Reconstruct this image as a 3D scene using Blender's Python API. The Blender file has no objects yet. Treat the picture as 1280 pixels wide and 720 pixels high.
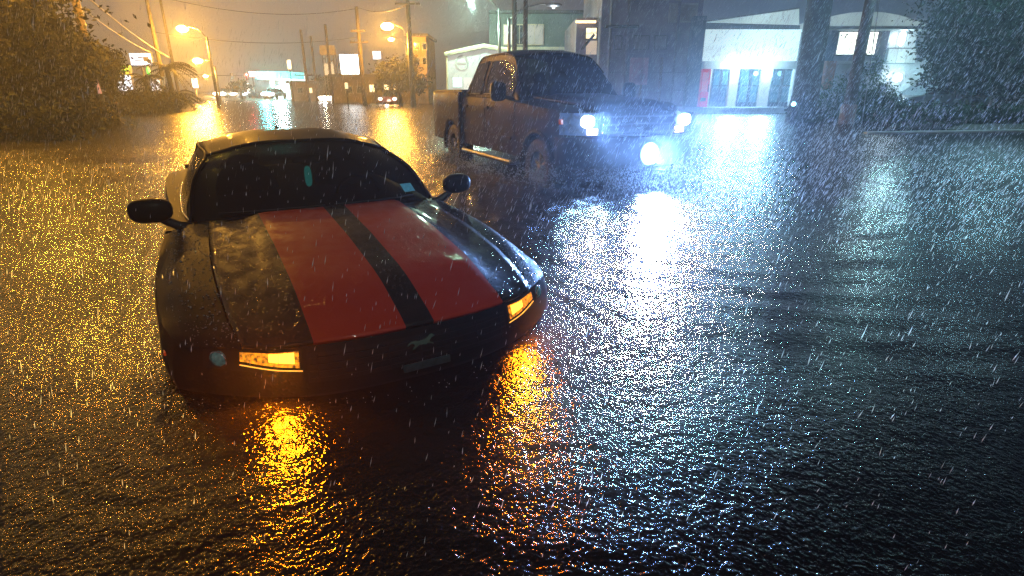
import bpy, math, random
import numpy as np
from mathutils import Vector, Matrix, noise as mnoise
random.seed(7); rng = np.random.default_rng(7)
PI = math.pi
S = bpy.context.scene
COL = S.collection

# ------------------------------------------------------------------ camera
FPX, PITCH, CAMH = 680.0, math.radians(20.0), 1.2
cam_d = bpy.data.cameras.new('camera'); cam = bpy.data.objects.new('camera', cam_d); COL.objects.link(cam)
cam.location = (0, 0, CAMH); cam.rotation_euler = (PI/2 - PITCH, 0, 0)
cam_d.sensor_width = 36; cam_d.lens = FPX/1280*36; cam_d.clip_end = 3000; cam_d.clip_start = .05
S.camera = cam
CP, SP = math.cos(PITCH), math.sin(PITCH)
def at(px, py, Y):
    xc, yc = (px-640)/FPX, (360-py)/FPX
    k = Y/(CP+yc*SP)
    return Vector((xc*k, Y, CAMH + k*(yc*CP-SP)))
def on_water(px, py, z=0.0):
    xc, yc = (px-640)/FPX, (360-py)/FPX
    k = (z-CAMH)/(yc*CP-SP)
    return Vector((xc*k, (CP+yc*SP)*k, z))

# ------------------------------------------------------------------ world: city glow on low cloud, warm over the street, navy over the lots
W = bpy.data.worlds.new('World'); S.world = W; W.use_nodes = True
nt = W.node_tree; nt.nodes.clear()
def N(t, typ, **k):
    n = t.nodes.new(typ)
    for a, v in k.items(): setattr(n, a, v)
    return n
wo = N(nt, 'ShaderNodeOutputWorld'); bg = N(nt, 'ShaderNodeBackground'); tc = N(nt, 'ShaderNodeTexCoord')
sep = N(nt, 'ShaderNodeSeparateXYZ'); nt.links.new(tc.outputs['Generated'], sep.inputs[0])
mr = N(nt, 'ShaderNodeMapRange', interpolation_type='SMOOTHSTEP'); nt.links.new(sep.outputs[0], mr.inputs[0])
mr.inputs[1].default_value = -.35; mr.inputs[2].default_value = .45
mixc = N(nt, 'ShaderNodeMix', data_type='RGBA'); nt.links.new(mr.outputs[0], mixc.inputs[0])
mixc.inputs[6].default_value = (.185, .155, .140, 1); mixc.inputs[7].default_value = (.040, .056, .084, 1)
mre = N(nt, 'ShaderNodeMapRange', interpolation_type='SMOOTHSTEP'); nt.links.new(sep.outputs[2], mre.inputs[0])
mre.inputs[1].default_value = .10; mre.inputs[2].default_value = .60; mre.inputs[3].default_value = 1.0; mre.inputs[4].default_value = .32
mul = N(nt, 'ShaderNodeMix', data_type='RGBA', blend_type='MULTIPLY'); mul.inputs[0].default_value = 1
nt.links.new(mixc.outputs[2], mul.inputs[6]); nt.links.new(mre.outputs[0], mul.inputs[7])
nt.links.new(mul.outputs[2], bg.inputs[0])
nz = N(nt, 'ShaderNodeTexNoise'); nz.inputs['Scale'].default_value = 3.0; nz.inputs['Detail'].default_value = 4
nt.links.new(tc.outputs['Generated'], nz.inputs['Vector'])
mrn = N(nt, 'ShaderNodeMapRange'); nt.links.new(nz.outputs[0], mrn.inputs[0])
mrn.inputs[1].default_value = .3; mrn.inputs[2].default_value = .7; mrn.inputs[3].default_value = .8; mrn.inputs[4].default_value = 1.2
nt.links.new(mrn.outputs[0], bg.inputs[1])
nt.links.new(bg.outputs[0], wo.inputs[0])

S.view_settings.view_transform = 'Standard'; S.view_settings.look = 'None'
S.view_settings.exposure = 0; S.view_settings.gamma = 1
S.cycles.use_denoising = True; S.cycles.denoising_prefilter = 'NONE'
S.cycles.max_bounces = 6; S.cycles.diffuse_bounces = 2; S.cycles.glossy_bounces = 3
S.cycles.transmission_bounces = 4; S.cycles.volume_bounces = 0; S.cycles.transparent_max_bounces = 12
S.cycles.sample_clamp_indirect = 6
S.cycles.caustics_reflective = False; S.cycles.caustics_refractive = False

# ------------------------------------------------------------------ tagging
def tag(o, label=None, cat=None, group=None, kind=None):
    if label: o['label'] = label
    if cat: o['category'] = cat
    if group: o['group'] = group
    if kind: o['kind'] = kind
    return o
def empty(name, label, cat, loc=(0, 0, 0), rz=0, group=None):
    o = bpy.data.objects.new(name, None); COL.objects.link(o)
    o.location = loc; o.rotation_euler = (0, 0, rz); o.empty_display_size = .2
    return tag(o, label, cat, group)
def copy_tree(o, parent=None):
    c = o.copy(); COL.objects.link(c); c.parent = parent
    for ch in list(o.children): copy_tree(ch, c)
    return c

# ------------------------------------------------------------------ materials
def mat(name, col, rough=.6, metal=0, coat=0, spec=.5, noise=None, bump=None, emit=None, es=0, dirt=None, obj=True, coat_rough=.05):
    """noise=(scale, amount) colour variation; bump=(scale, strength, dist); dirt=(colour, scale, lo, hi)"""
    m = bpy.data.materials.new(name); m.use_nodes = True; t = m.node_tree
    b = t.nodes['Principled BSDF']
    b.inputs['Base Color'].default_value = (*col, 1); b.inputs['Roughness'].default_value = rough
    b.inputs['Metallic'].default_value = metal; b.inputs['Coat Weight'].default_value = coat
    b.inputs['Coat Roughness'].default_value = coat_rough; b.inputs['Specular IOR Level'].default_value = spec
    co = N(t, 'ShaderNodeTexCoord').outputs['Object']
    last = None
    if noise:
        n = N(t, 'ShaderNodeTexNoise'); n.inputs['Scale'].default_value = noise[0]; n.inputs['Detail'].default_value = 6
        t.links.new(co, n.inputs['Vector'])
        r = N(t, 'ShaderNodeMapRange'); t.links.new(n.outputs[0], r.inputs[0])
        r.inputs[1].default_value = .3; r.inputs[2].default_value = .7
        r.inputs[3].default_value = 1-noise[1]; r.inputs[4].default_value = 1+noise[1]
        v = N(t, 'ShaderNodeMix', data_type='RGBA', blend_type='MULTIPLY'); v.inputs[0].default_value = 1
        v.inputs[6].default_value = (*col, 1); t.links.new(r.outputs[0], v.inputs[7]); last = v.outputs[2]
    if dirt:
        n = N(t, 'ShaderNodeTexNoise'); n.inputs['Scale'].default_value = dirt[1]; n.inputs['Detail'].default_value = 8
        t.links.new(co, n.inputs['Vector'])
        r = N(t, 'ShaderNodeMapRange'); t.links.new(n.outputs[0], r.inputs[0]); r.inputs[1].default_value = dirt[2]; r.inputs[2].default_value = dirt[3]
        v = N(t, 'ShaderNodeMix', data_type='RGBA'); t.links.new(r.outputs[0], v.inputs[0])
        v.inputs[6].default_value = (*col, 1)
        if last: t.links.new(last, v.inputs[6])
        v.inputs[7].default_value = (*dirt[0], 1); last = v.outputs[2]
    if last: t.links.new(last, b.inputs['Base Color'])
    if bump:
        n = N(t, 'ShaderNodeTexNoise'); n.inputs['Scale'].default_value = bump[0]; n.inputs['Detail'].default_value = 4
        t.links.new(co, n.inputs['Vector'])
        q = N(t, 'ShaderNodeBump'); q.inputs['Strength'].default_value = bump[1]; q.inputs['Distance'].default_value = bump[2]
        t.links.new(n.outputs[0], q.inputs['Height']); t.links.new(q.outputs[0], b.inputs['Normal'])
    if emit: b.inputs['Emission Color'].default_value = (*emit, 1); b.inputs['Emission Strength'].default_value = es
    return m
def emis(name, col, strength, noise=None, nv=.3):
    m = mat(name, (.3, .3, .3), .4, emit=col, es=strength)
    if noise:
        t = m.node_tree; b = t.nodes['Principled BSDF']
        n = N(t, 'ShaderNodeTexNoise'); n.inputs['Scale'].default_value = noise
        t.links.new(N(t, 'ShaderNodeTexCoord').outputs['Object'], n.inputs['Vector'])
        r = N(t, 'ShaderNodeMapRange'); t.links.new(n.outputs[0], r.inputs[0])
        r.inputs[1].default_value = .3; r.inputs[2].default_value = .7; r.inputs[3].default_value = strength*(1-nv); r.inputs[4].default_value = strength*(1+nv)
        t.links.new(r.outputs[0], b.inputs['Emission Strength'])
    return m
def tinted_glass(name, tint, rough=.03, keep=.25, wet=True):
    m = bpy.data.materials.new(name); m.use_nodes = True; t = m.node_tree; t.nodes.clear()
    o = N(t, 'ShaderNodeOutputMaterial'); tr = N(t, 'ShaderNodeBsdfTransparent'); g = N(t, 'ShaderNodeBsdfGlossy')
    tr.inputs[0].default_value = (tint[0]*keep, tint[1]*keep, tint[2]*keep, 1); g.inputs['Roughness'].default_value = rough
    ge = N(t, 'ShaderNodeNewGeometry'); f = N(t, 'ShaderNodeVectorMath', operation='DOT_PRODUCT'); mx = N(t, 'ShaderNodeMixShader')
    t.links.new(ge.outputs['Normal'], f.inputs[0]); t.links.new(ge.outputs['Incoming'], f.inputs[1])
    def mth(op, a, b=None):
        q = N(t, 'ShaderNodeMath', operation=op); t.links.new(a, q.inputs[0])
        if b is not None: q.inputs[1].default_value = b
        return q.outputs[0]
    ab = mth('ABSOLUTE', f.outputs['Value']); om = mth('MULTIPLY', ab, -1.0); om = mth('ADD', om, 1.0); om = mth('POWER', om, 5.0)
    om = mth('MULTIPLY', om, .96); om = mth('ADD', om, .04)
    t.links.new(om, mx.inputs[0]); t.links.new(tr.outputs[0], mx.inputs[1]); t.links.new(g.outputs[0], mx.inputs[2])
    t.links.new(mx.outputs[0], o.inputs[0])
    if wet:
        co = N(t, 'ShaderNodeTexCoord'); mp = N(t, 'ShaderNodeMapping'); mp.inputs['Scale'].default_value = (1, 1, .35)
        t.links.new(co.outputs['Object'], mp.inputs[0])
        n = N(t, 'ShaderNodeTexNoise'); n.inputs['Scale'].default_value = 45; n.inputs['Detail'].default_value = 3
        t.links.new(mp.outputs[0], n.inputs['Vector'])
        bp = N(t, 'ShaderNodeBump'); bp.inputs['Strength'].default_value = .35; bp.inputs['Distance'].default_value = .01
        t.links.new(n.outputs[0], bp.inputs['Height'])
        t.links.new(bp.outputs[0], g.inputs['Normal'])
    return m
def add_beads(m, scale=55, strength=.5):
    """rain beads: cellular relief on wet paint"""
    t = m.node_tree; b = t.nodes['Principled BSDF']
    co = N(t, 'ShaderNodeTexCoord')
    v = N(t, 'ShaderNodeTexVoronoi'); v.inputs['Scale'].default_value = scale; t.links.new(co.outputs['Object'], v.inputs['Vector'])
    r = N(t, 'ShaderNodeMapRange', interpolation_type='SMOOTHSTEP'); t.links.new(v.outputs['Distance'], r.inputs[0])
    r.inputs[1].default_value = .42; r.inputs[2].default_value = .1
    bp = N(t, 'ShaderNodeBump'); bp.inputs['Strength'].default_value = strength; bp.inputs['Distance'].default_value = .004
    t.links.new(r.outputs[0], bp.inputs['Height']); t.links.new(bp.outputs[0], b.inputs['Coat Normal'])
    b2 = N(t, 'ShaderNodeBump'); b2.inputs['Strength'].default_value = .04; b2.inputs['Distance'].default_value = .003; t.links.new(r.outputs[0], b2.inputs['Height']); t.links.new(b2.outputs[0], b.inputs['Normal'])
    n = N(t, 'ShaderNodeTexNoise'); n.inputs['Scale'].default_value = 6; t.links.new(co.outputs['Object'], n.inputs['Vector'])
    return m
M = {}
M['car_black'] = add_beads(mat('car_black_paint', (.006, .0065, .007), .5, coat=.12, noise=(3, .2), spec=.06))
# black paint with twin red racing stripes (flat print on the panels)
def striped():
    m = mat('striped_paint', (.006, .0065, .007), .6, coat=.4, spec=.1); t = m.node_tree; b = t.nodes['Principled BSDF']
    co = N(t, 'ShaderNodeTexCoord'); sp = N(t, 'ShaderNodeSeparateXYZ'); t.links.new(co.outputs['Object'], sp.inputs[0])
    def band(lo, hi):
        a = N(t, 'ShaderNodeMath', operation='GREATER_THAN'); t.links.new(sp.outputs[1], a.inputs[0]); a.inputs[1].default_value = lo
        c = N(t, 'ShaderNodeMath', operation='LESS_THAN'); t.links.new(sp.outputs[1], c.inputs[0]); c.inputs[1].default_value = hi
        d = N(t, 'ShaderNodeMath', operation='MULTIPLY'); t.links.new(a.outputs[0], d.inputs[0]); t.links.new(c.outputs[0], d.inputs[1]); return d
    s = N(t, 'ShaderNodeMath', operation='ADD'); x = band(-.43, -.055); y = band(.075, .46)
    t.links.new(x.outputs[0], s.inputs[0]); t.links.new(y.outputs[0], s.inputs[1])
    mx = N(t, 'ShaderNodeMix', data_type='RGBA'); t.links.new(s.outputs[0], mx.inputs[0])
    mx.inputs[6].default_value = (.006, .0065, .007, 1); mx.inputs[7].default_value = (.40, .028, .011, 1)
    n_ = N(t, 'ShaderNodeTexNoise'); n_.inputs['Scale'].default_value = 14; n_.inputs['Detail'].default_value = 6; t.links.new(co.outputs['Object'], n_.inputs['Vector'])
    r_ = N(t, 'ShaderNodeMapRange'); t.links.new(n_.outputs[0], r_.inputs[0]); r_.inputs[1].default_value = .35; r_.inputs[2].default_value = .65; r_.inputs[3].default_value = .42; r_.inputs[4].default_value = .70
    t.links.new(r_.outputs[0], b.inputs['Roughness'])
    t.links.new(mx.outputs[2], b.inputs['Base Color'])
    return add_beads(m)
M['striped'] = striped()
M['black_plastic'] = mat('black_plastic', (.015, .015, .016), .45, bump=(120, .2, .002))
M['dark_trim'] = mat('dark_trim', (.005, .005, .006), .6, noise=(20, .2), spec=.15)
M['tyre'] = mat('tyre_rubber', (.02, .02, .02), .7, bump=(60, .4, .004), noise=(15, .3))
M['rim'] = mat('alloy_rim', (.16, .16, .17), .4, metal=1, noise=(10, .2))
M['chrome'] = mat('chrome', (.6, .6, .6), .15, metal=1, noise=(12, .12))
M['amber_on'] = emis('amber_lamp_lit', (1, .42, .03), 1.6)
M['amber_hot'] = emis('amber_bulb_lit', (1, .40, .02), 4)
M['amber_dim'] = emis('amber_lens', (1, .30, .006), 1.0, noise=60, nv=.95)
M['lens'] = mat('projector_lens_painted_reflection', (.03, .12, .13), .08, coat=1, noise=(45, .8), emit=(.1, .5, .5), es=.05)  # teal tint and glow paint in a reflection; this lens is unlit
M['white_hot'] = emis('white_headlamp_lit', (.45, .68, 1), 26)
_d = (.03, .035, .045)
M['white_side'] = emis('headlamp_glass_lit', (.30, .5, 1), .14, noise=14, nv=.8)
M['amber_white'] = emis('warm_lamp_segment', (1, .58, .22), 4)
for _k in ('white_side', 'amber_dim'): M[_k].node_tree.nodes['Principled BSDF'].inputs['Base Color'].default_value = (*_d, 1)
M['glass_car'] = tinted_glass('windscreen_glass', (.75, .9, .8), keep=.13)
M['glass_truck'] = tinted_glass('truck_glass', (.8, .85, .9), keep=.35)
M['interior'] = mat('dark_upholstery', (.02, .02, .022), .8, noise=(18, .4))
M['teal'] = mat('teal_card_painted_glow', (.02, .35, .36), .5, noise=(30, .2), emit=(.04, .5, .5), es=1.0)  # glow is painted in; the card itself only reflects light
M['sticker'] = mat('sticker_paper', (.12, .45, .47), .6, noise=(60, .2))
M['truck_paint'] = add_beads(mat('truck_paint', (.008, .006, .010), .4, coat=.10, spec=.06, noise=(2.5, .3), dirt=((.02, .013, .014), 3, .5, .75)), 35, .4)
M['red_lens'] = mat('red_tail_lens', (.5, .03, .01), .2, coat=1, noise=(20, .2), emit=(1, .12, .02), es=.15)

# ------------------------------------------------------------------ mesh builder
class MB:
    def __init__(s): s.v = []; s.f = []
    def add(s, vs, fs):
        o = len(s.v); s.v += [tuple(p) for p in vs]; s.f += [tuple(i+o for i in f) for f in fs]; return s
    def box(s, c, d, rz=0, taper=1.0, M4=None):
        hx, hy, hz = d[0]/2, d[1]/2, d[2]/2; vs = []
        for z, k in ((-hz, 1), (hz, taper)):
            for x, y in ((-hx, -hy), (hx, -hy), (hx, hy), (-hx, hy)):
                p = Vector((x*k, y*k, z))
                if rz: p = Matrix.Rotation(rz, 3, 'Z') @ p
                p += Vector(c); vs.append(M4 @ p if M4 else p)
        return s.add(vs, [(3, 2, 1, 0), (4, 5, 6, 7), (0, 1, 5, 4), (1, 2, 6, 5), (2, 3, 7, 6), (3, 0, 4, 7)])
    def bar(s, a, b, r0, r1=None, n=8, cap=True):
        a, b = Vector(a), Vector(b); r1 = r0 if r1 is None else r1
        d = (b-a).normalized(); u = d.orthogonal().normalized(); w = d.cross(u); vs = []
        for p, r in ((a, r0), (b, r1)):
            for k in range(n):
                t = 2*PI*k/n; vs.append(p + u*(r*math.cos(t)) + w*(r*math.sin(t)))
        fs = [(k, (k+1) % n, n+(k+1) % n, n+k) for k in range(n)]
        if cap: fs += [tuple(range(n-1, -1, -1)), tuple(range(n, 2*n))]
        return s.add(vs, fs)
    def tube(s, pts, rad, n=8, cap=True):
        pts = [Vector(p) for p in pts]; vs = []; m = len(pts)
        u = None
        for i, p in enumerate(pts):
            d = (pts[min(i+1, m-1)] - pts[max(i-1, 0)]).normalized()
            u = d.orthogonal().normalized() if u is None else (u - d*u.dot(d)).normalized()
            w = d.cross(u); r = rad[i] if hasattr(rad, '__len__') else rad
            for k in range(n):
                t = 2*PI*k/n; vs.append(p + u*(r*math.cos(t)) + w*(r*math.sin(t)))
        fs = [(i*n+k, i*n+(k+1) % n, (i+1)*n+(k+1) % n, (i+1)*n+k) for i in range(m-1) for k in range(n)]
        if cap: fs += [tuple(range(n-1, -1, -1)), tuple(range((m-1)*n, m*n))]
        return s.add(vs, fs)
    def lathe(s, c, prof, axis='Z', n=20, rot=None):
        vs = []
        for r, h in prof:
            for k in range(n):
                t = 2*PI*k/n; p = Vector((r*math.cos(t), r*math.sin(t), h))
                if axis == 'Y': p = Vector((p.x, p.z, -p.y))
                if axis == 'X': p = Vector((p.z, p.x, p.y))
                if rot: p = rot @ p
                vs.append(p + Vector(c))
        m = len(prof)
        return s.add(vs, [(i*n+k, i*n+(k+1) % n, (i+1)*n+(k+1) % n, (i+1)*n+k) for i in range(m-1) for k in range(n)])
    def grid(s, P, flip=False):
        P = np.asarray(P, float); a, b = P.shape[:2]
        fs = [(i*b+j, (i+1)*b+j, (i+1)*b+j+1, i*b+j+1) for i in range(a-1) for j in range(b-1)]
        if flip: fs = [f[::-1] for f in fs]
        return s.add(P.reshape(-1, 3), fs)
    def prism(s, poly, z0, z1, M4):
        n = len(poly); vs = [M4 @ Vector((x, y, z)) for z in (z0, z1) for x, y in poly]
        return s.add(vs, [tuple(range(n-1, -1, -1)), tuple(range(n, 2*n))] + [(k, (k+1) % n, n+(k+1) % n, n+k) for k in range(n)])
    def blob(s, c, r, n=10, m=7, e=1.0, rot=None):
        """super-ellipsoid"""
        vs = []; pw = lambda v: math.copysign(abs(v)**e, v)
        for i in range(m+1):
            ph = -PI/2 + PI*i/m
            for k in range(n):
                t = 2*PI*k/n
                p = Vector((r[0]*pw(math.cos(ph))*pw(math.cos(t)), r[1]*pw(math.cos(ph))*pw(math.sin(t)), r[2]*pw(math.sin(ph))))
                vs.append((rot @ p if rot else p) + Vector(c))
        return s.add(vs, [(i*n+k, i*n+(k+1) % n, (i+1)*n+(k+1) % n, (i+1)*n+k) for i in range(m) for k in range(n)])
    def build(s, name, m, parent=None, smooth=False, solid=0, bevel=0, subd=0):
        me = bpy.data.meshes.new(name); me.from_pydata(s.v, [], s.f); me.validate(verbose=False); me.update()
        if smooth: me.polygons.foreach_set('use_smooth', [True]*len(me.polygons))
        me.materials.append(m); o = bpy.data.objects.new(name, me); COL.objects.link(o); o.parent = parent
        if solid: q = o.modifiers.new('solid', 'SOLIDIFY'); q.thickness = solid; q.offset = -1
        if bevel: q = o.modifiers.new('bevel', 'BEVEL'); q.width = bevel; q.segments = 2; q.limit_method = 'ANGLE'
        return o
def cr(P, n):
    """Catmull-Rom resample along axis 0 to n samples"""
    P = np.asarray(P, float); m = len(P); out = []
    Q = np.concatenate([[2*P[0]-P[1]], P, [2*P[-1]-P[-2]]])
    for i in range(n):
        u = i*(m-1)/(n-1); k = min(int(u), m-2); t = u-k
        a, b, c, d = Q[k:k+4]
        out.append(.5*((2*b) + (c-a)*t + (2*a-5*b+4*c-d)*t*t + (3*b-a-3*c+d)*t**3))
    return np.array(out)
def patch(C, nu, nv): return np.swapaxes(cr(np.swapaxes(cr(C, nu), 0, 1), nv), 0, 1)
def lerp(a, b, t): return a+(b-a)*t
def sstep(a, b, x):
    t = np.clip((x-a)/(b-a), 0, 1); return t*t*(3-2*t)
def lamp(name, loc, col, power, radius=.1, parent=None, spot=None, aim=None, blend=.6):
    d = bpy.data.lights.new(name, 'SPOT' if spot else 'POINT'); d.color = col; d.energy = power; d.shadow_soft_size = radius
    o = bpy.data.objects.new(name, d); COL.objects.link(o); o.location = loc; o.parent = parent
    if spot:
        d.spot_size = math.radians(spot); d.spot_blend = blend
        o.rotation_euler = Vector(aim).to_track_quat('-Z', 'Y').to_euler()
    return o

# ------------------------------------------------------------------ ground, banks and water
def bank(x, y):
    # left verge edge follows the tree line, right verge edge the hedge line; street rises out of the flood at 62 m
    left = -9.0 - .37*y
    right = .66*y + .9
    h = -.45
    h = max(h, -.45 + .85*float(sstep(0, 4, left-x)))
    h = max(h, -.45 + .62*float(sstep(0, 1.5, x-right))*float(sstep(17.0, 18.0, y)))
    h = max(h, -.45 + .5*float(sstep(60, 70, y)))
    return h + .03*mnoise.noise(Vector((x*.3, y*.3, 0)))
g = MB(); xs = np.concatenate([np.linspace(-900, -60, 6), np.linspace(-50, 50, 80), np.linspace(60, 900, 6)])
ys = np.concatenate([np.linspace(-60, -5, 4), np.linspace(0, 90, 70), np.linspace(100, 1500, 8)])
g.grid([[(x, y, bank(x, y)) for x in xs] for y in ys], flip=True)
gm = mat('wet_soil_and_grass', (.03, .035, .018), .7, noise=(.8, .5), bump=(6, .7, .08), dirt=((.05, .045, .035), 1.2, .5, .6))
tag(g.build('ground', gm, smooth=True), kind='structure')

def water_mat():
    m = bpy.data.materials.new('flood_water'); m.use_nodes = True; t = m.node_tree; b = t.nodes['Principled BSDF']
    b.inputs['Base Color'].default_value = (.003, .003, .003, 1); b.inputs['Roughness'].default_value = .09
    b.inputs['IOR'].default_value = 1.33; b.inputs['Specular IOR Level'].default_value = .5
    co = N(t, 'ShaderNodeTexCoord').outputs['Object']
    def nz(sc, det=2, vec=None, dist=0):
        n = N(t, 'ShaderNodeTexNoise'); n.inputs['Scale'].default_value = sc; n.inputs['Detail'].default_value = det
        n.inputs['Distortion'].default_value = dist; t.links.new(vec or co, n.inputs['Vector']); return n.outputs[0]
    # the chop is strongest in the open street and dies down in the sheltered lots further up
    sy = N(t, 'ShaderNodeSeparateXYZ'); t.links.new(co, sy.inputs[0])
    calm = N(t, 'ShaderNodeMapRange', interpolation_type='SMOOTHSTEP'); t.links.new(sy.outputs[1], calm.inputs[0])
    calm.inputs[1].default_value = 7; calm.inputs[2].default_value = 22; calm.inputs[3].default_value = 1; calm.inputs[4].default_value = .45
    CALM = [calm.outputs[0]]
    def bp(h, dist, prev=None, st=1):
        q = N(t, 'ShaderNodeBump'); t.links.new(CALM[0], q.inputs['Strength']); q.inputs['Distance'].default_value = dist
        t.links.new(h, q.inputs['Height'])
        if prev: t.links.new(prev, q.inputs['Normal'])
        return q.outputs[0]
    mp_ = N(t, 'ShaderNodeMapping'); mp_.inputs['Scale'].default_value = (1.3, 6.5, 1); t.links.new(co, mp_.inputs[0])
    gust = N(t, 'ShaderNodeMapRange'); t.links.new(nz(.55, 3), gust.inputs[0]); gust.inputs[1].default_value = .38; gust.inputs[2].default_value = .62; gust.inputs[3].default_value = .55; gust.inputs[4].default_value = 1.25
    cg = N(t, 'ShaderNodeMath', operation='MULTIPLY'); t.links.new(calm.outputs[0], cg.inputs[0]); t.links.new(gust.outputs[0], cg.inputs[1]); CALM[0] = cg.outputs[0]
    n0 = bp(nz(1.0, 2, mp_.outputs[0]), .009)
    n1 = bp(nz(11, 2), .0055, n0)
    n2 = bp(nz(27, 2, dist=.5), .0100, n1)
    n3 = bp(nz(72, 2, dist=.4), .0062, n2)
    # rain drop rings
    v = N(t, 'ShaderNodeTexVoronoi'); v.inputs['Scale'].default_value = 9; t.links.new(co, v.inputs['Vector'])
    s1 = N(t, 'ShaderNodeMath', operation='MULTIPLY'); t.links.new(v.outputs['Distance'], s1.inputs[0]); s1.inputs[1].default_value = 42
    s2 = N(t, 'ShaderNodeMath', operation='SINE'); t.links.new(s1.outputs[0], s2.inputs[0])
    r = N(t, 'ShaderNodeMapRange', interpolation_type='SMOOTHSTEP'); t.links.new(v.outputs['Distance'], r.inputs[0])
    r.inputs[1].default_value = .5; r.inputs[2].default_value = .05
    s3 = N(t, 'ShaderNodeMath', operation='MULTIPLY'); t.links.new(s2.outputs[0], s3.inputs[0]); t.links.new(r.outputs[0], s3.inputs[1])
    n4 = bp(s3.outputs[0], .0006, n3)
    rr = N(t, 'ShaderNodeMapRange'); t.links.new(sy.outputs[1], rr.inputs[0])   # waves too small to resolve further out
    rr.inputs[1].default_value = 2; rr.inputs[2].default_value = 14; rr.inputs[3].default_value = .11; rr.inputs[4].default_value = .26
    t.links.new(rr.outputs[0], b.inputs['Roughness']); t.links.new(n4, b.inputs['Normal'])
    return m
CYAW_ = math.radians(-59.7)
def wave(x, y):
    d = math.hypot(x, y); fade = float(sstep(26, 8, d))
    z = .006*mnoise.noise(Vector((x*1.1, y*1.6, 3))) + .004*mnoise.noise(Vector((x*3.1, y*5.0, 9)))
    # bow waves spreading from the truck towards the viewer
    w = math.hypot(x-2.6, y-6.6); z += .0045*math.sin(w*17 + 1.5*mnoise.noise(Vector((x*.8, y*.8, 1))))*float(sstep(5.5, 3.2, w))*float(sstep(.2, 1.0, w))
    # lapping round the car
    ux, uy = x+.394, y-2.15; lx = ux*math.cos(-CYAW_)-uy*math.sin(-CYAW_); ly = ux*math.sin(-CYAW_)+uy*math.cos(-CYAW_)
    dx, dy = max(-4.8-lx, 0, lx), max(abs(ly)-.97, 0); dc = math.hypot(dx, dy)
    if 0 < dc < 1.2: z += .0045*math.sin(dc*48+2.5*mnoise.noise(Vector((x*2, y*2, 7))))*math.exp(-dc*2.6)
    # churned water beside the truck
    c = math.exp(-((x-.35)**2+(y-7.0)**2*.25)/1.1); z += .09*c*abs(mnoise.noise(Vector((x*4, y*4, 5))))
    return z*fade
wg = MB()
rs = np.concatenate([np.geomspace(.5, 30, 420), np.geomspace(31, 1400, 24)]); an = np.linspace(-52, 52, 300)
wg.grid([[(r*math.sin(math.radians(a)), r*math.cos(math.radians(a)), wave(r*math.sin(math.radians(a)), r*math.cos(math.radians(a)))) for a in an] for r in rs], flip=True)
# the rest of the flood around and behind the viewer
an2 = np.linspace(52, 308, 60); rs2 = np.concatenate([np.geomspace(.5, 60, 30), [200, 1400]])
wg.grid([[(r*math.sin(math.radians(a)), r*math.cos(math.radians(a)), wave(r*math.sin(math.radians(a)), r*math.cos(math.radians(a)))) for a in an2] for r in rs2], flip=True)
wg.grid([[(r*math.sin(math.radians(a)), r*math.cos(math.radians(a)), 0) for a in np.linspace(0, 360, 60)] for r in (0.001, .5)], flip=True)
tag(wg.build('water', water_mat(), smooth=True), kind='structure')

# ================================================================== SPORTS CAR
def interp(x, xs, ys): return float(np.interp(x, xs, ys))
def skirt(edge, zb, prof, ncol=10, flipn=False):
    """edge: Nx3 shoulder curve; zb(i)->bottom z; prof: (fraction down, outward offset) ; returns grid + normals"""
    E = np.asarray(edge, float); n = len(E); T = np.gradient(E[:, :2], axis=0)
    L = np.linalg.norm(T, axis=1)[:, None]; T = T/np.maximum(L, 1e-6); Nn = np.stack([T[:, 1], -T[:, 0]], 1)
    if flipn: Nn = -Nn
    return E, Nn
def wheel(parent, c, R, wd, side, spokes=5, rimr=.62):
    w = bpy.data.objects.new('wheel', None); COL.objects.link(w); w.parent = parent; w.location = c
    t = MB(); h = wd/2
    t.lathe((0, 0, 0), [(R*rimr, -h*.9), (R*.8, -h), (R*.95, -h*.95), (R, -h*.7), (R, h*.7), (R*.95, h*.95), (R*.8, h), (R*rimr, h*.9), (R*rimr, -h*.9)], 'Y', 40)
    for k in range(36):
        a = 2*PI*k/36; t.box((0, 0, 0), (R*.06, wd*.8, .014), M4=Matrix.Rotation(a, 4, 'Y') @ Matrix.Translation((0, 0, R+.004)))
    t.build('tyre', M['tyre'], w, True)
    r = MB(); f = h*.55*side
    r.lathe((0, 0, 0), [(R*rimr, -h*.8), (R*rimr*.93, -h*.5), (R*rimr*.93, h*.5), (R*rimr, h*.8)], 'Y', 30)
    for k in range(spokes):
        a = 2*PI*k/spokes
        r.box((0, f, R*rimr*.5), (R*.17, .03, R*rimr*.92), M4=Matrix.Rotation(a, 4, 'Y'), taper=.75)
    r.lathe((0, f, 0), [(.001, .03), (R*.14, .03), (R*.17, 0), (R*.17, -.03), (.001, -.03)], 'Y', 16)
    r.build('rim', M['rim'], w, True)
    return w

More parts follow.
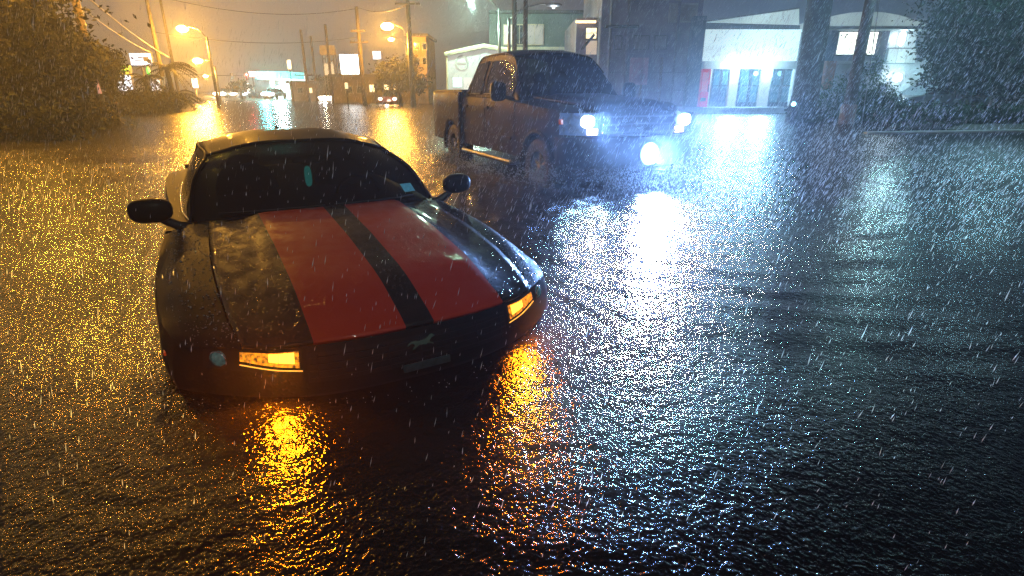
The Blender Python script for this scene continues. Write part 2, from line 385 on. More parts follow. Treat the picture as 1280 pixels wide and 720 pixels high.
CX, CY, CYAW, CD = -.394, 2.15, math.radians(-59.7), .52
car = empty('sports_car', 'black sports car with two wide red hood stripes and lit amber lamps in flood water', 'car', (CX, CY, -CD), CYAW)
def hood_pt(r, s):
    """r 0 nose .. 1 cowl, s -1..1 across, including fenders"""
    a = abs(s); r_ = max(r, 0)
    xc = lerp(-.04, -1.50, r); xe = lerp(-.44, -1.86, r)
    g_ = a**2.6
    x = xc + (xe-xc)*g_
    we = interp(r, [0, .12, .3, .5, .8, 1], [.925, .965, .985, .992, .97, .945])
    y = s*we
    zc = interp(r, [0, .04, .12, .3, .6, 1], [.742, .768, .795, .85, .915, .972])
    dome = .034*(1-sstep(.42, .56, a))*sstep(0, .25, r)
    valley = -.006*math.exp(-((a-.62)/.08)**2)
    crest = .009*math.exp(-((a-.86)/.09)**2)*math.exp(-((r-.45)/.35)**2)
    edge = -(.010+.050*sstep(0, .3, r))*sstep(.84, 1.0, a)**1.5 - .03*a*a*(.3+.7*r)
    zfront = -.012*a*a*(1-sstep(0, .3, r))
    return (x, y, zc + dome + valley + crest + edge + zfront)
nr, ns = 40, 61
sv = np.linspace(-1, 1, ns); rv = np.linspace(0, 1, nr)**1.2
HS = .735
hs = np.linspace(-HS, HS, 47)
hg = MB(); hg.grid([[hood_pt(r, s) for s in hs] for r in rv])
hood = hg.build('hood', M['striped'], car, True, solid=.02)
bodyb = MB()
for sg in (-1, 1):
    fs_ = np.linspace(HS+.008, 1, 14)*sg
    bodyb.grid([[hood_pt(r, s) for s in fs_] for r in rv], flip=(sg < 0))
# inner lip below the hood gap
# shoulder curve: whole perimeter
rear = [(-1.86, .935, .885), (-2.3, .925, .895), (-2.9, .925, .905), (-3.4, .945, .925), (-3.8, .952, .935), (-4.2, .935, .94), (-4.5, .885, .94), (-4.68, .76, .935), (-4.76, .45, .935), (-4.78, 0, .935)]
redge = [hood_pt(r, 1) for r in rv]
rear[0] = redge[-1]
rearc = cr(rear, 60)[1:]
front = [hood_pt(0, s) for s in sv[::-1]]
left = list(redge[1:]) + list(rearc)
full = [tuple(p) for p in left[::-1]] + [tuple(p) for p in front] + [(p[0], -p[1], p[2]) for p in left]
FULL = np.array(full, float)
def zbottom(x, y):
    z = .20
    for xw in (-.90, -3.62):
        d = abs(x-xw)
        if d < .385 and abs(y) > .6: z = max(z, .33+math.sqrt(.385**2-d*d))
    return z
PR = [(0, 0), (.06, .008), (.16, .022), (.3, .030), (.5, .022), (.75, .012), (.92, -.01), (1, -.04)]
def skirt_pts(E, extra=0, v=None, prof=PR, zb=zbottom):
    T = np.gradient(E[:, :2], axis=0); T /= np.maximum(np.linalg.norm(T, axis=1)[:, None], 1e-6)
    Nn = np.stack([-T[:, 1], T[:, 0]], 1)
    # orient outward
    c = np.array([-2.4, 0])
    if ((E[:, :2]-c)*Nn).sum() < 0: Nn = -Nn
    rows = []
    for i, p in enumerate(E):
        zb_ = zb(p[0], p[1]); row = []
        for k in range(22):
            f = k/21; zz = lerp(p[2], zb_, f); down = (p[2]-zz)/max(p[2]-.2, .01)
            o = float(np.interp(down, [q[0] for q in prof], [q[1] for q in prof])) + extra
            row.append((p[0]+Nn[i, 0]*o, p[1]+Nn[i, 1]*o, zz))
        rows.append(row)
    return rows, Nn
rows, FN = skirt_pts(FULL)
bodyb.grid(rows)
# deck and belt surface behind the cowl
st = [(-1.5, -1.86)] 
deckx = np.linspace(0, 1, 40)
drow = []
for t_ in deckx:
    k = t_*(len(rearc)-1); i = int(min(k, len(rearc)-2)); f = k-i; e = rearc[i]*(1-f)+rearc[i+1]*f
    row = []
    for s in np.linspace(-1, 1, 25):
        x = e[0] + (0.36*(1-abs(s)**2.6) if t_ < .02 else .36*(1-abs(s)**2.6)*(1-sstep(0, .3, t_)))
        zc = lerp(.972, .985, min(1, t_*3)) if t_ < .6 else lerp(.985, .955, (t_-.6)/.4)
        row.append((x, s*e[1], e[2] + (zc-e[2])*(1-abs(s)**3)))
    drow.append(row)
bodyb.grid(drow)
bodyb.build('body', M['car_black'], car, True)
# ---- front pieces on the fascia
def fas(y, v, out=0.004):
    """point on the nose at lateral y, v metres under the hood edge"""
    yy = np.interp(y, [p[1] for p in front[::-1]], [p[0] for p in front[::-1]])
    zz = np.interp(y, [p[1] for p in front[::-1]], [p[2] for p in front[::-1]])
    e = .01; x2 = np.interp(y+e, [p[1] for p in front[::-1]], [p[0] for p in front[::-1]]); x1 = np.interp(y-e, [p[1] for p in front[::-1]], [p[0] for p in front[::-1]])
    t = Vector((x2-x1, 2*e, 0)).normalized(); n = Vector((t.y, -t.x, 0))
    o = float(np.interp(v/.52, [q[0] for q in PR], [q[1] for q in PR])) + out
    return Vector((yy, y, zz-v)) + n*o
def fas_panel(mb, y0, y1, v0, v1, out=.004, n=10, m=4, v0b=None, v1b=None, thick=True):
    v0b = v0 if v0b is None else v0b; v1b = v1 if v1b is None else v1b
    P = [[fas(lerp(y0, y1, i/n), lerp(lerp(v0, v0b, i/n), lerp(v1, v1b, i/n), j/m), out) for j in range(m+1)] for i in range(n+1)]
    mb.grid([[tuple(p) for p in r] for r in P]); return mb
gr = MB(); fas_panel(gr, -.46, .46, .030, .155, .003, 20, 4); gp = gr.build('grille', M['dark_trim'], car)
for k in range(4):
    b_ = MB(); y = [tuple(fas(lerp(-.45, .45, i/16), .048+.028*k, .006)) for i in range(17)]; b_.tube(y, .003, 6); b_.build('grille_bar', M['dark_trim'], gp)
for k in range(7):
    b_ = MB(); yk = -.42+.14*k; b_.tube([tuple(fas(yk, .034+.12*i/4, .006)) for i in range(5)], .003, 5); b_.build('grille_bar', M['dark_trim'], gp)
# galloping horse emblem
horse = [(-.062, .004), (-.05, .014), (-.03, .016), (-.012, .012), (.012, .013), (.028, .022), (.04, .033), (.050, .034), (.062, .024), (.060, .019), (.048, .019), (.040, .008), (.036, 0),
         (.052, -.008), (.056, -.018), (.050, -.016), (.044, -.010), (.026, -.008), (.018, -.012), (.004, -.006), (-.014, -.008), (-.030, -.020), (-.046, -.024), (-.040, -.018), (-.030, -.006), (-.036, .004), (-.050, .006), (-.066, -.004)]
p0 = fas(.0, .06, .018)
em = MB(); em.prism([(x, y) for x, y in horse], 0, .006, Matrix.Translation(p0) @ Matrix(((0, 0, 1, 0), (1, 0, 0, 0), (0, 1, 0, 0), (0, 0, 0, 1))))
em.build('emblem', mat('emblem_metal', (.35, .5, .42), .25, metal=.8, noise=(40, .3)), gp)
# bumper mouth, lip and plate mount
lo = MB(); fas_panel(lo, -.5, .5, .21, .34, .004, 16, 3); lo.build('lower_intake', M['dark_trim'], car)
pm = MB(); pc = fas(0.02, .165, .012); pm.box(pc, (.012, .22, .035)); pm.build('plate_mount', mat('wet_plate_bar', (.04, .06, .065), .3, metal=.3, noise=(30, .3)), car, bevel=.004)
for sg in (-1, 1):
    hl = MB(); fas_panel(hl, sg*.475, sg*.82, .006, .105, .006, 14, 4, .006, .080)
    H = hl.build('headlight', M['dark_trim'], car, True)
    a = MB(); fas_panel(a, sg*.485, sg*.69, .012, .080, .011, 10, 4, .010, .046); a.build('amber_lens', M['amber_dim'], H, True)
    a = MB(); fas_panel(a, sg*.50, sg*.59, .014, .060, .016, 6, 3, .013, .044); a.build('amber_bulb', M['amber_hot'], H, True)
    a = MB(); a.tube([tuple(fas(sg*lerp(.475, .69, i/10), .094-.034*(i/10), .012)) for i in range(11)], .0025, 6); a.build('lens_rim', M['amber_on'], H)
    pr = fas(sg*.765, .045, .004); a = MB(); n_ = (fas(sg*.765, .045, .02)-pr).normalized()
    q = n_.to_track_quat('Z', 'Y').to_matrix()
    a.lathe(pr, [(.034, -.01), (.034, .006), (.030, .008), (.026, .014), (.014, .020), (.001, .022)], 'Z', 20, q); a.build('projector', M['lens'], H, True)
    a = MB(); a.lathe(pr, [(.036, .002), (.040, .008), (.036, .010)], 'Z', 20, q); a.build('projector_ring', M['chrome'], H, True)
    pl = fas(sg*.56, .05, .05); nn_ = (fas(sg*.56, .05, .06)-pl).normalized(); lamp('amber_light', pl, (1, .20, .003), 65.0, .03, car, 150, (nn_.x, nn_.y, -.35), .3)
    # side marker
    a = MB(); i0 = int(np.argmin(abs(FULL[:, 0]+.55)+(np.sign(FULL[:, 1]) != sg)*9)); p = FULL[i0]
    a.box((p[0], p[1]+sg*.022, p[2]-.10), (.06, .010, .016)); a.build('side_marker', M['red_lens'], car, bevel=.003)
# ---- greenhouse
WS = [[(-1.80, -.79, .955), (-1.60, -.42, .975), (-1.52, 0, .985), (-1.60, .42, .975), (-1.80, .79, .955)],
      [(-2.08, -.735, 1.15), (-1.95, -.38, 1.18), (-1.90, 0, 1.19), (-1.95, .38, 1.18), (-2.08, .735, 1.15)],
      [(-2.40, -.63, 1.275), (-2.30, -.33, 1.35), (-2.27, 0, 1.36), (-2.30, .33, 1.35), (-2.40, .63, 1.275)]]
b_ = MB(); b_.grid(patch(WS, 18, 30), flip=False); b_.build('windscreen', M['glass_car'], car, True)
RF = [[WS[2][0], WS[2][1], WS[2][2], WS[2][3], WS[2][4]],
      [(-2.75, -.645, 1.312), (-2.75, -.32, 1.395), (-2.75, 0, 1.405), (-2.75, .32, 1.395), (-2.75, .645, 1.312)],
      [(-3.15, -.645, 1.305), (-3.15, -.32, 1.38), (-3.15, 0, 1.392), (-3.15, .32, 1.38), (-3.15, .645, 1.305)],
      [(-3.55, -.64, 1.275), (-3.5, -.32, 1.315), (-3.48, 0, 1.33), (-3.5, .32, 1.315), (-3.55, .64, 1.275)]]
b_ = MB(); b_.grid(patch(RF, 24, 24)); b_.build('roof', M['car_black'], car, True, solid=.015)
BG = [RF[3], [(-3.95, -.67, 1.12), (-3.9, -.32, 1.15), (-3.88, 0, 1.18), (-3.9, .32, 1.15), (-3.95, .67, 1.12)],
      [(-4.25, -.63, .965), (-4.2, -.32, .985), (-4.18, 0, .99), (-4.2, .32, .985), (-4.25, .63, .965)]]
b_ = MB(); b_.grid(patch(BG, 12, 20)); b_.build('rear_window', M['glass_car'], car, True)
for sg in (-1, 1):
    top = [(-1.80, .79, .955), (-2.08, .735, 1.15), (-2.40, .63, 1.275), (-2.75, .645, 1.312), (-3.15, .645, 1.305), (-3.55, .64, 1.275), (-3.95, .67, 1.12), (-4.25, .63, .965)]
    top = cr(top, 50); bot = np.array([(p[0], np.interp(p[0], [-4.3, -3.9, -3, -2.2, -1.8], [.66, .80, .835, .83, .78]), .945) for p in top])
    side = np.array([[t_*(1-f)+b2*f + np.array([0, .012*math.sin(PI*f), 0]) for f in np.linspace(0, 1, 8)] for t_, b2 in zip(top, bot)])
    side[:, :, 1] *= sg
    # pillars: A pillar, roof rail, B and C pillar ; windows between
    def seg(i0, i1, f0, f1, out):
        G = side[i0:i1+1]; k = [int(round(f0*7)), int(round(f1*7))]; G = G[:, k[0]:k[1]+1].copy(); G[:, :, 1] += sg*out; return G
    b_ = MB(); b_.grid(seg(0, 49, 0, 1, -.006), flip=sg > 0); b_.build('side_frame', M['car_black'], car, True)
    b_ = MB(); b_.grid(seg(6, 29, 1/7, 1, .004), flip=sg > 0); b_.build('side_window', M['glass_car'], car, True)
    b_ = MB(); b_.grid(seg(31, 38, 1/7, 6/7, .004), flip=sg > 0); b_.build('quarter_window', M['glass_car'], car, True)
    b_ = MB(); b_.tube([tuple(p*np.array([1, sg, 1])+np.array([0, sg*.004, .004])) for p in top[0:44]], .012, 6); b_.build('roof_rail', M['car_black'], car, True)
    b_ = MB(); b_.tube([tuple(p*np.array([1, sg, 1])+np.array([0, sg*.008, 0])) for p in bot[2:44]], .007, 6); b_.build('window_trim', M['chrome'], car, True)
    # mirror
    rot = Matrix.Rotation(sg*.12, 3, 'Z')
    mr_ = MB(); mr_.blob((-1.74, sg*.985, 1.055), (.06, .115, .072), 20, 12, .75, rot); mir = mr_.build('door_mirror', M['car_black'], car, True)
    a = MB(); a.tube([(-1.77, sg*.80, .925), (-1.76, sg*.86, .945), (-1.75, sg*.92, .985), (-1.745, sg*.95, 1.01)], [.035, .03, .026, .022], 10); a.build('mirror_arm', M['black_plastic'], mir, True)
    a = MB(); a.blob((-1.805, sg*1.0, 1.055), (.006, .105, .062), 16, 8, .7, rot); a.build('mirror_glass', M['chrome'], mir, True)
    # door gap, handle
    a = MB(); a.box((-2.95, sg*.962, .80), (.17, .018, .02)); a.build('door_handle', M['car_black'], car, bevel=.005)
    for xx in (-1.98, -3.12):
        a = MB(); j = int(np.argmin(abs(FULL[:, 0]-xx)+(np.sign(FULL[:, 1]) != sg)*9)); a.tube([(rows[j][k][0], rows[j][k][1]+sg*.001, rows[j][k][2]) for k in range(1, 18)], .003, 4); a.build('door_seam', M['dark_trim'], car)
    for xw in (-.90, -3.62): wheel(car, (xw, sg*.84, .33), .335, .24, sg, 5, .7)
    # tail lamps: three bars
    for k in range(3):
        a = MB(); a.box((-4.765+.012*k, sg*(.50+.075*k), .82), (.02, .045, .12)); a.build('tail_lamp', M['red_lens'], car, bevel=.004)
    # wipers
    a = MB(); y0 = -.55 if sg < 0 else .06
    P = patch(WS, 18, 30)
    path = [tuple(P[1+int(i*.12)][int(lerp(14 + (0 if sg < 0 else 12), 3 + (0 if sg < 0 else 12), i/8))]+np.array([.008, 0, .012])) for i in range(9)]
    a.tube(path, .006, 5); a.build('wiper', M['black_plastic'], car)
a = MB(); a.tube([(-2.75+.5*0, 0, 1.38), (-2.8, 0, 1.39)], .001, 4)
fin = MB(); fin.prism([(-.09, 0), (.07, 0), (-.045, .062), (-.075, .06)], -.012, .012, Matrix.Translation((-3.38, 0, 1.36)) @ Matrix(((1, 0, 0, 0), (0, 0, -1, 0), (0, 1, 0, 0), (0, 0, 0, 1))))
fin.build('shark_fin_antenna', M['black_plastic'], car, bevel=.006)
sp = MB(); sp.tube([(-4.62, -.78, .97), (-4.66, -.4, 1.0), (-4.67, 0, 1.005), (-4.66, .4, 1.0), (-4.62, .78, .97)], [.02, .026, .028, .026, .02], 8); sp.build('spoiler', M['car_black'], car, True)
# cowl strip
a = MB(); a.grid([[np.array(hood_pt(.985, s))*np.array([1, 1, 1])+np.array([-k*.05, 0, -.012+.004*k]) for s in np.linspace(-.8, .8, 20)] for k in range(4)]); a.build('cowl', M['black_plastic'], car, True)
# interior
for sg in (-1, 1):
    a = MB(); a.blob((-2.72, sg*.37, .86), (.10, .24, .33), 14, 10, .7, Matrix.Rotation(-.25, 3, 'Y')); a.blob((-2.82, sg*.37, 1.16), (.05, .12, .085), 12, 8, .75)
    a.build('seat', M['interior'], car, True)
a = MB(); a.blob((-2.02, 0, .87), (.2, .72, .10), 20, 8, .7); a.build('dashboard', M['interior'], car, True)
a = MB(); a.lathe((-2.24, .37, .93), [(.17, -.012), (.185, 0), (.17, .012), (.158, 0), (.17, -.012)], 'X', 24); a.build('steering_wheel', M['interior'], car, True)
a = MB(); a.blob((-2.22, .02, 1.245), (.02, .12, .032), 14, 8, .7); mirr = a.build('rear_view_mirror', mat('mirror_back', (.10, .13, .12), .4, noise=(20, .2)), car, True)
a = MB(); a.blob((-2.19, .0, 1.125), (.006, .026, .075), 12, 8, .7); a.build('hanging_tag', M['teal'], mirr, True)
P = patch(WS, 18, 30); q = P[2][27]
a = MB(); a.grid([[P[2+i][25+j]+np.array([.006, 0, .008]) for j in range(3)] for i in range(3)]); a.build('inspection_sticker', M['sticker'], car)
# rain beads on hood and roof
bd = MB()
for k in range(5500):
    r, s = random.random(), random.uniform(-.95, .95)
    p = Vector(hood_pt(r, s)); e = random.uniform(.001, .0022)*random.choice((1, 1, 1.6, 2.2))
    bd.blob(p+Vector((0, 0, e*.2)), (e*1.2, e*1.2, e*.8), 5, 3)
bead_m = mat('water_bead', (.2, .2, .2), .05, coat=1, spec=1, noise=(50, .2))
bd.build('rain_beads', bead_m, car, True)['kind'] = 'stuff'

# ================================================================== PICKUP TRUCK
TX, TY, TYAW, TD = 1.65, 7.30, math.radians(-65.8), .24
tr = empty('pickup_truck', 'dark crew cab pickup truck with blazing white headlights driving through the flood', 'truck', (TX, TY, -TD), TYAW)
TP = M['truck_paint']
# hood and front shoulder
def thood(r, s):
    a = abs(s); xc = lerp(-.05, -1.50, r); xe = lerp(-.30, -1.60, r); x = lerp(xc, xe, a**3)
    we = interp(r, [0, .1, .3, 1], [.90, .945, .965, .965]); y = s*we
    zc = interp(r, [0, .05, .15, 1], [1.185, 1.235, 1.265, 1.335])
    return (x, y, zc + .03*(1-sstep(.4, .6, a)) - .05*sstep(.8, 1, a) - .02*a*a)
rv2 = np.linspace(0, 1, 24); sv2 = np.linspace(-1, 1, 41)
a = MB(); a.grid([[thood(r, s) for s in np.linspace(-.80, .80, 33)] for r in rv2]); a.build('hood', TP, tr, True, solid=.03)
b_ = MB()
for sg in (-1, 1): b_.grid([[thood(r, s*sg) for s in np.linspace(.81, 1, 7)] for r in rv2], flip=sg < 0)
edge = [thood(r, 1) for r in rv2]
redge = [(-1.60, .965, 1.265), (-2.2, .965, 1.30), (-3.0, .965, 1.315), (-3.6, .965, 1.32), (-4.10, .965, 1.33)]
bedge = [(-4.13, .968, 1.40), (-4.6, .972, 1.405), (-5.2, .972, 1.41), (-5.74, .965, 1.415), (-5.85, .90, 1.415), (-5.87, .45, 1.415), (-5.87, 0, 1.415)]
tf = [thood(0, s) for s in sv2[::-1]]
PT = [(0, 0), (.05, .010), (.15, .020), (.30, .016), (.45, .018), (.52, .004), (.6, .006), (.85, -.005), (1, -.04)]
def tzb(x, y):
    z = .50
    for xw in (-.97, -4.66):
        d = abs(x-xw)
        if d < .50 and abs(y) > .6: z = max(z, .40+math.sqrt(.50**2-d*d))
    return z
lf = list(edge[1:]) + [tuple(p) for p in cr(redge, 44)[1:]]
FT = np.array([tuple(p) for p in lf[::-1]] + tf + [(p[0], -p[1], p[2]) for p in lf], float)
b_.grid(skirt_pts(FT, prof=PT, zb=tzb)[0])
# belt surface under the cab
b_.grid([[(x, s*.965, 1.265+.06*min(1, (-x-1.5)/1.5) + .03*(1-abs(s)**3)) for s in np.linspace(-1, 1, 11)] for x in np.linspace(-1.45, -4.10, 12)])
b_.grid([[(-4.10, s*.965, z) for s in np.linspace(-1, 1, 5)] for z in (.5, 1.0, 1.36)], flip=False)
b_.build('body', TP, tr, True)
lb = cr(bedge, 50); FB = np.array([tuple(p) for p in lb] + [(p[0], -p[1], p[2]) for p in lb[::-1][1:]], float)
b_ = MB(); b_.grid(skirt_pts(FB, prof=PT, zb=tzb)[0])
bed = b_.build('cargo_bed', TP, tr, True, solid=.05)
a = MB(); a.tube([tuple(p+np.array([0, -.03 if p[1] > 0 else .03, .012])) for p in FB], .022, 6); a.build('bed_rail', M['black_plastic'], bed, True)
a = MB(); a.box((-5.0, 0, .86), (1.72, 1.7, .04)); a.box((-4.14, 0, 1.12), (.03, 1.85, .52)); a.build('bed_floor', M['black_plastic'], bed)
# cab: windscreen, roof, rear glass, side frames and panes
def H2(y0, y1): return [y0, y0*.55, 0, -y0*.55, -y0]
Wn = [[(-1.72, -.86, 1.30), (-1.56, -.45, 1.335), (-1.50, 0, 1.345), (-1.56, .45, 1.335), (-1.72, .86, 1.30)],
      [(-2.02, -.79, 1.61), (-1.88, -.42, 1.645), (-1.84, 0, 1.655), (-1.88, .42, 1.645), (-2.02, .79, 1.61)],
      [(-2.36, -.70, 1.90), (-2.24, -.38, 1.95), (-2.20, 0, 1.96), (-2.24, .38, 1.95), (-2.36, .70, 1.90)]]
a = MB(); a.grid(patch(Wn, 14, 20)); a.build('windscreen', M['glass_truck'], tr, True)
Rn = [Wn[2], [(-2.7, -.70, 1.975), (-2.7, -.38, 2.02), (-2.7, 0, 2.03), (-2.7, .38, 2.02), (-2.7, .70, 1.975)],
      [(-3.4, -.69, 1.975), (-3.4, -.38, 2.02), (-3.4, 0, 2.03), (-3.4, .38, 2.02), (-3.4, .69, 1.975)],
      [(-3.84, -.68, 1.93), (-3.86, -.38, 1.975), (-3.87, 0, 1.985), (-3.86, .38, 1.975), (-3.84, .68, 1.93)]]
a = MB(); a.grid(patch(Rn, 20, 20)); a.build('roof', TP, tr, True, solid=.03)
Bn = [Rn[3], [(-3.96, -.78, 1.65), (-3.98, -.4, 1.68), (-3.98, 0, 1.68), (-3.98, .4, 1.68), (-3.96, .78, 1.65)],
      [(-4.08, -.90, 1.33), (-4.09, -.45, 1.33), (-4.09, 0, 1.33), (-4.09, .45, 1.33), (-4.08, .90, 1.33)]]
a = MB(); a.grid(patch(Bn, 8, 12)); a.build('rear_window', M['glass_truck'], tr, True)
for sg in (-1, 1):
    topl = cr([(-1.72, .86, 1.30), (-2.02, .79, 1.61), (-2.36, .70, 1.90), (-2.7, .70, 1.975), (-3.1, .695, 1.98), (-3.5, .69, 1.975), (-3.84, .68, 1.93), (-3.97, .78, 1.65), (-4.08, .90, 1.33)], 65)
    botl = np.array([(p[0], .925, 1.295) for p in topl])
    sd = np.array([[t_*(1-f)+b2*f + np.array([0, .015*math.sin(PI*f), 0]) for f in np.linspace(0, 1, 9)] for t_, b2 in zip(topl, botl)]); sd[:, :, 1] *= sg
    fr = MB(); fr.grid(sd, flip=sg > 0); F = fr.build('cab_side', TP, tr, True)
    for (i0, i1, j0) in ((7, 33, 1), (36, 50, 1), (52, 57, 2)):
        G = sd[i0:i1+1, j0:9-1].copy(); G[:, :, 1] += sg*.012
        a = MB(); a.grid(G, flip=sg > 0); a.build('side_window', M['glass_truck'], tr, True)
        a = MB(); loop = [tuple(G[0, j]) for j in range(G.shape[1])] + [tuple(G[i, -1]) for i in range(G.shape[0])] + [tuple(G[i, 0]) for i in range(G.shape[0]-1, -1, -1)][:0]
        a.tube([tuple(p) for p in G[:, -1]], .012, 6); a.tube([tuple(p) for p in G[:, 0]], .008, 6); a.tube([tuple(p) for p in G[0]], .010, 6); a.tube([tuple(p) for p in G[-1]], .010, 6)
        a.build('window_seal', M['black_plastic'], tr, True)
    a = MB(); a.tube([tuple(p*np.array([1, sg, 1])+np.array([0, 0, .012])) for p in topl[10:58]], .014, 6); a.build('drip_rail', M['black_plastic'], tr, True)
    # doors: seams and handles
    for xx in (-1.75, -2.98, -4.02):
        j = int(np.argmin(abs(FT[:, 0]-xx)+(np.sign(FT[:, 1]) != sg)*9)); a = MB()
        R_ = skirt_pts(FT, .002, prof=PT, zb=tzb)[0][j]; a.tube([R_[k] for k in range(0, 21)], .005, 4); a.build('door_seam', M['dark_trim'], tr)
    for xx in (-2.86, -3.86):
        a = MB(); a.box((xx, sg*1.005, 1.17), (.20, .03, .045)); a.build('door_handle', TP, tr, bevel=.01)
    a = MB(); a.box((-2.9, sg*.995, .74), (2.1, .022, .055)); a.build('side_moulding', TP, tr, bevel=.008)
    # running board
    a = MB(); a.tube([(-1.62, sg*.98, .42), (-1.75, sg*1.05, .40), (-3.9, sg*1.05, .40), (-4.02, sg*.98, .42)], .038, 10); a.build('running_board', M['rim'], tr, True)
    for xw in (-.97, -4.66):
        wheel(tr, (xw, sg*.85, .40), .41, .28, sg, 6, .58)
        a = MB()
        a.tube([(xw+.49*math.cos(t_), sg*1.0, .40+.50*math.sin(t_)) for t_ in np.linspace(-.1, PI+.1, 22)], [.016]+[.03]*20+[.016], 8); a.build('fender_flare', TP, tr, True)
    # mirror
    a = MB(); a.blob((-1.93, sg*1.17, 1.42), (.07, .12, .14), 16, 10, .6); mi = a.build('door_mirror', M['black_plastic'], tr, True)
    a = MB(); a.tube([(-1.93, sg*.92, 1.31), (-1.93, sg*1.08, 1.35)], .03, 8); a.build('mirror_arm', M['black_plastic'], mi, True)
    # headlights: upper white reflector, lower amber segment, orange outer marker
    a = MB(); a.grid([[(x_, sg*y_, z_) for (x_, y_) in ((-.055, .60), (-.08, .72), (-.14, .84), (-.26, .94), (-.36, .985))] for z_ in (1.17, 1.08, .98, .90)], flip=sg < 0)
    hl = a.build('headlight', M['white_side'], tr, True)
    a = MB(); a.blob((-.05, sg*.76, 1.07), (.04, .095, .075), 16, 10, .8); a.build('headlight_bulb', M['white_hot'], hl, True)
    a = MB(); a.box((-.058, sg*.68, .945), (.03, .15, .075)); a.build('turn_signal', M['amber_white'], hl, bevel=.008)
    a = MB(); a.box((-.34, sg*.975, 1.06), (.07, .04, .07)); a.build('side_reflector', M['red_lens'], hl, bevel=.01)
    a = MB(); a.lathe((-.02, sg*.70, .64), [(.075, -.02), (.08, .01), (.065, .02), (.055, .005), (.001, .002)], 'X', 20); a.build('fog_lamp', M['chrome'], tr, True)
    lamp('headlight_beam', (.16, sg*.77, 1.06), (.24, .46, 1), 600, .07, tr, 130, (1, sg*.05, -.14), .9)
    a = MB(); a.box((-5.82, sg*.955, 1.16), (.09, .05, .36)); a.build('tail_lamp', M['red_lens'], tr, bevel=.012)
    # mud flaps
    a = MB(); a.box((-5.25, sg*.86, .5), (.02, .28, .4)); a.build('mud_flap', M['black_plastic'], tr)
# grille, bars, bumper
a = MB(); a.box((-.035, 0, 1.03), (.05, 1.16, .30)); G_ = a.build('grille', M['dark_trim'], tr, bevel=.02)
for k in range(3):
    a = MB(); a.box((.0, 0, .935+.095*k), (.035, 1.14, .035)); a.build('grille_bar', M['chrome'], G_, bevel=.006)
a = MB(); a.lathe((.022, 0, 1.03), [(.115, -.02), (.12, 0), (.10, .012), (.001, .014)], 'X', 24); a.v = [(x, y*1.0, 1.03+(z-1.03)*.5) for x, y, z in a.v]; a.build('oval_badge', M['chrome'], G_, True)
bc = cr([(-.42, -1.0, 0), (-.16, -.93, 0), (-.02, -.6, 0), (.03, 0, 0), (-.02, .6, 0), (-.16, .93, 0), (-.42, 1.0, 0)], 40)
a = MB(); a.grid([[(p[0]+o, p[1]*(1+.02*o), z) for z, o in ((.86, -.05), (.85, .0), (.78, .03), (.62, .035), (.52, .01), (.50, -.04))] for p in bc]); a.build('front_bumper', M['truck_paint'], tr, True, solid=.02)
a = MB(); a.box((-5.93, 0, .68), (.14, 1.8, .16)); a.build('rear_bumper', M['chrome'], tr, bevel=.03)
# centre driving lamps on the bumper
wl = MB(); wl.lathe((.06, .12, .66), [(.13, -.06), (.155, .02), (.16, .03), (.15, .035)], 'X', 24); wlo = wl.build('driving_lamp', M['black_plastic'], tr, True)
a = MB(); a.blob((.085, .12, .66), (.04, .150, .150), 24, 12); a.build('lamp_glass', emis('driving_lamp_glare_glass', (.35, .58, 1), 2.2), wlo, True)  # oversized, dimly glowing glass stands in for the lamp's glare
a = MB(); a.blob((.115, .12, .66), (.04, .095, .095), 20, 12); a.build('lamp_bulb', M['white_hot'], wlo, True)
lamp('driving_lamp_beam', (.28, .12, .66), (.24, .44, 1), 1500, .14, tr, 160, (1, -.25, -.02), .9)
for (xx, yy) in ((-2.9, -.42), (-2.9, .42), (-3.7, -.42), (-3.7, .42)):
    a = MB(); a.blob((xx, yy, 1.22), (.1, .26, .36), 12, 8, .7); a.blob((xx-.04, yy, 1.66), (.06, .14, .09), 12, 8, .8); a.build('seat', M['interior'], tr, True)
a = MB(); a.blob((-1.98, 0, 1.24), (.24, .84, .12), 16, 8, .7); a.build('dashboard', M['interior'], tr, True)

# ================================================================== SETTING: helpers
M['wood'] = mat('weathered_pole_wood', (.16, .115, .07), .8, noise=(2.5, .4), bump=(14, .6, .02))
M['wood_dark'] = mat('dark_pole_wood', (.07, .055, .045), .8, noise=(2.5, .4), bump=(14, .6, .02))
M['bark'] = mat('wet_bark', (.028, .023, .02), .75, noise=(3, .5), bump=(9, 1, .05))
M['steel'] = mat('galvanised_steel', (.25, .25, .25), .45, metal=.8, noise=(6, .3))
M['cable'] = mat('pale_cable', (.5, .42, .32), .5, noise=(4, .2))
M['cable_dark'] = mat('dark_cable', (.05, .05, .05), .6, noise=(4, .2))
M['sodium'] = emis('sodium_lamp', (1, .52, .10), 110)
M['mercury'] = emis('mercury_lamp', (.75, 1, .85), 25)
def leafmat(n, c):
    m = mat(n, c, .7, noise=(1.3, .55), spec=.12); return m
M['leaf_warm'] = leafmat('leaf_olive', (.044, .042, .009))
M['leaf_green'] = leafmat('leaf_green', (.03, .065, .035))
M['leaf_dark'] = leafmat('leaf_dark', (.018, .032, .02))
def pxm(Y): return (Y*CP + CAMH*SP)/FPX       # metres per photo pixel near eye level at distance Y
def poly_px(pts, Y, depth, name, m, parent=None, bevel=0):
    """an extruded vertical slab whose outline is sighted at distance Y"""
    P = [at(x, y, Y) for x, y in pts]; n = len(P); b = MB()
    b.add([tuple(p) for p in P] + [(p.x, p.y+depth, p.z) for p in P], [tuple(range(n)), tuple(range(2*n-1, n-1, -1))] + [(k, n+k, n+(k+1) % n, (k+1) % n) for k in range(n)])
    return b.build(name, m, parent, bevel=bevel)
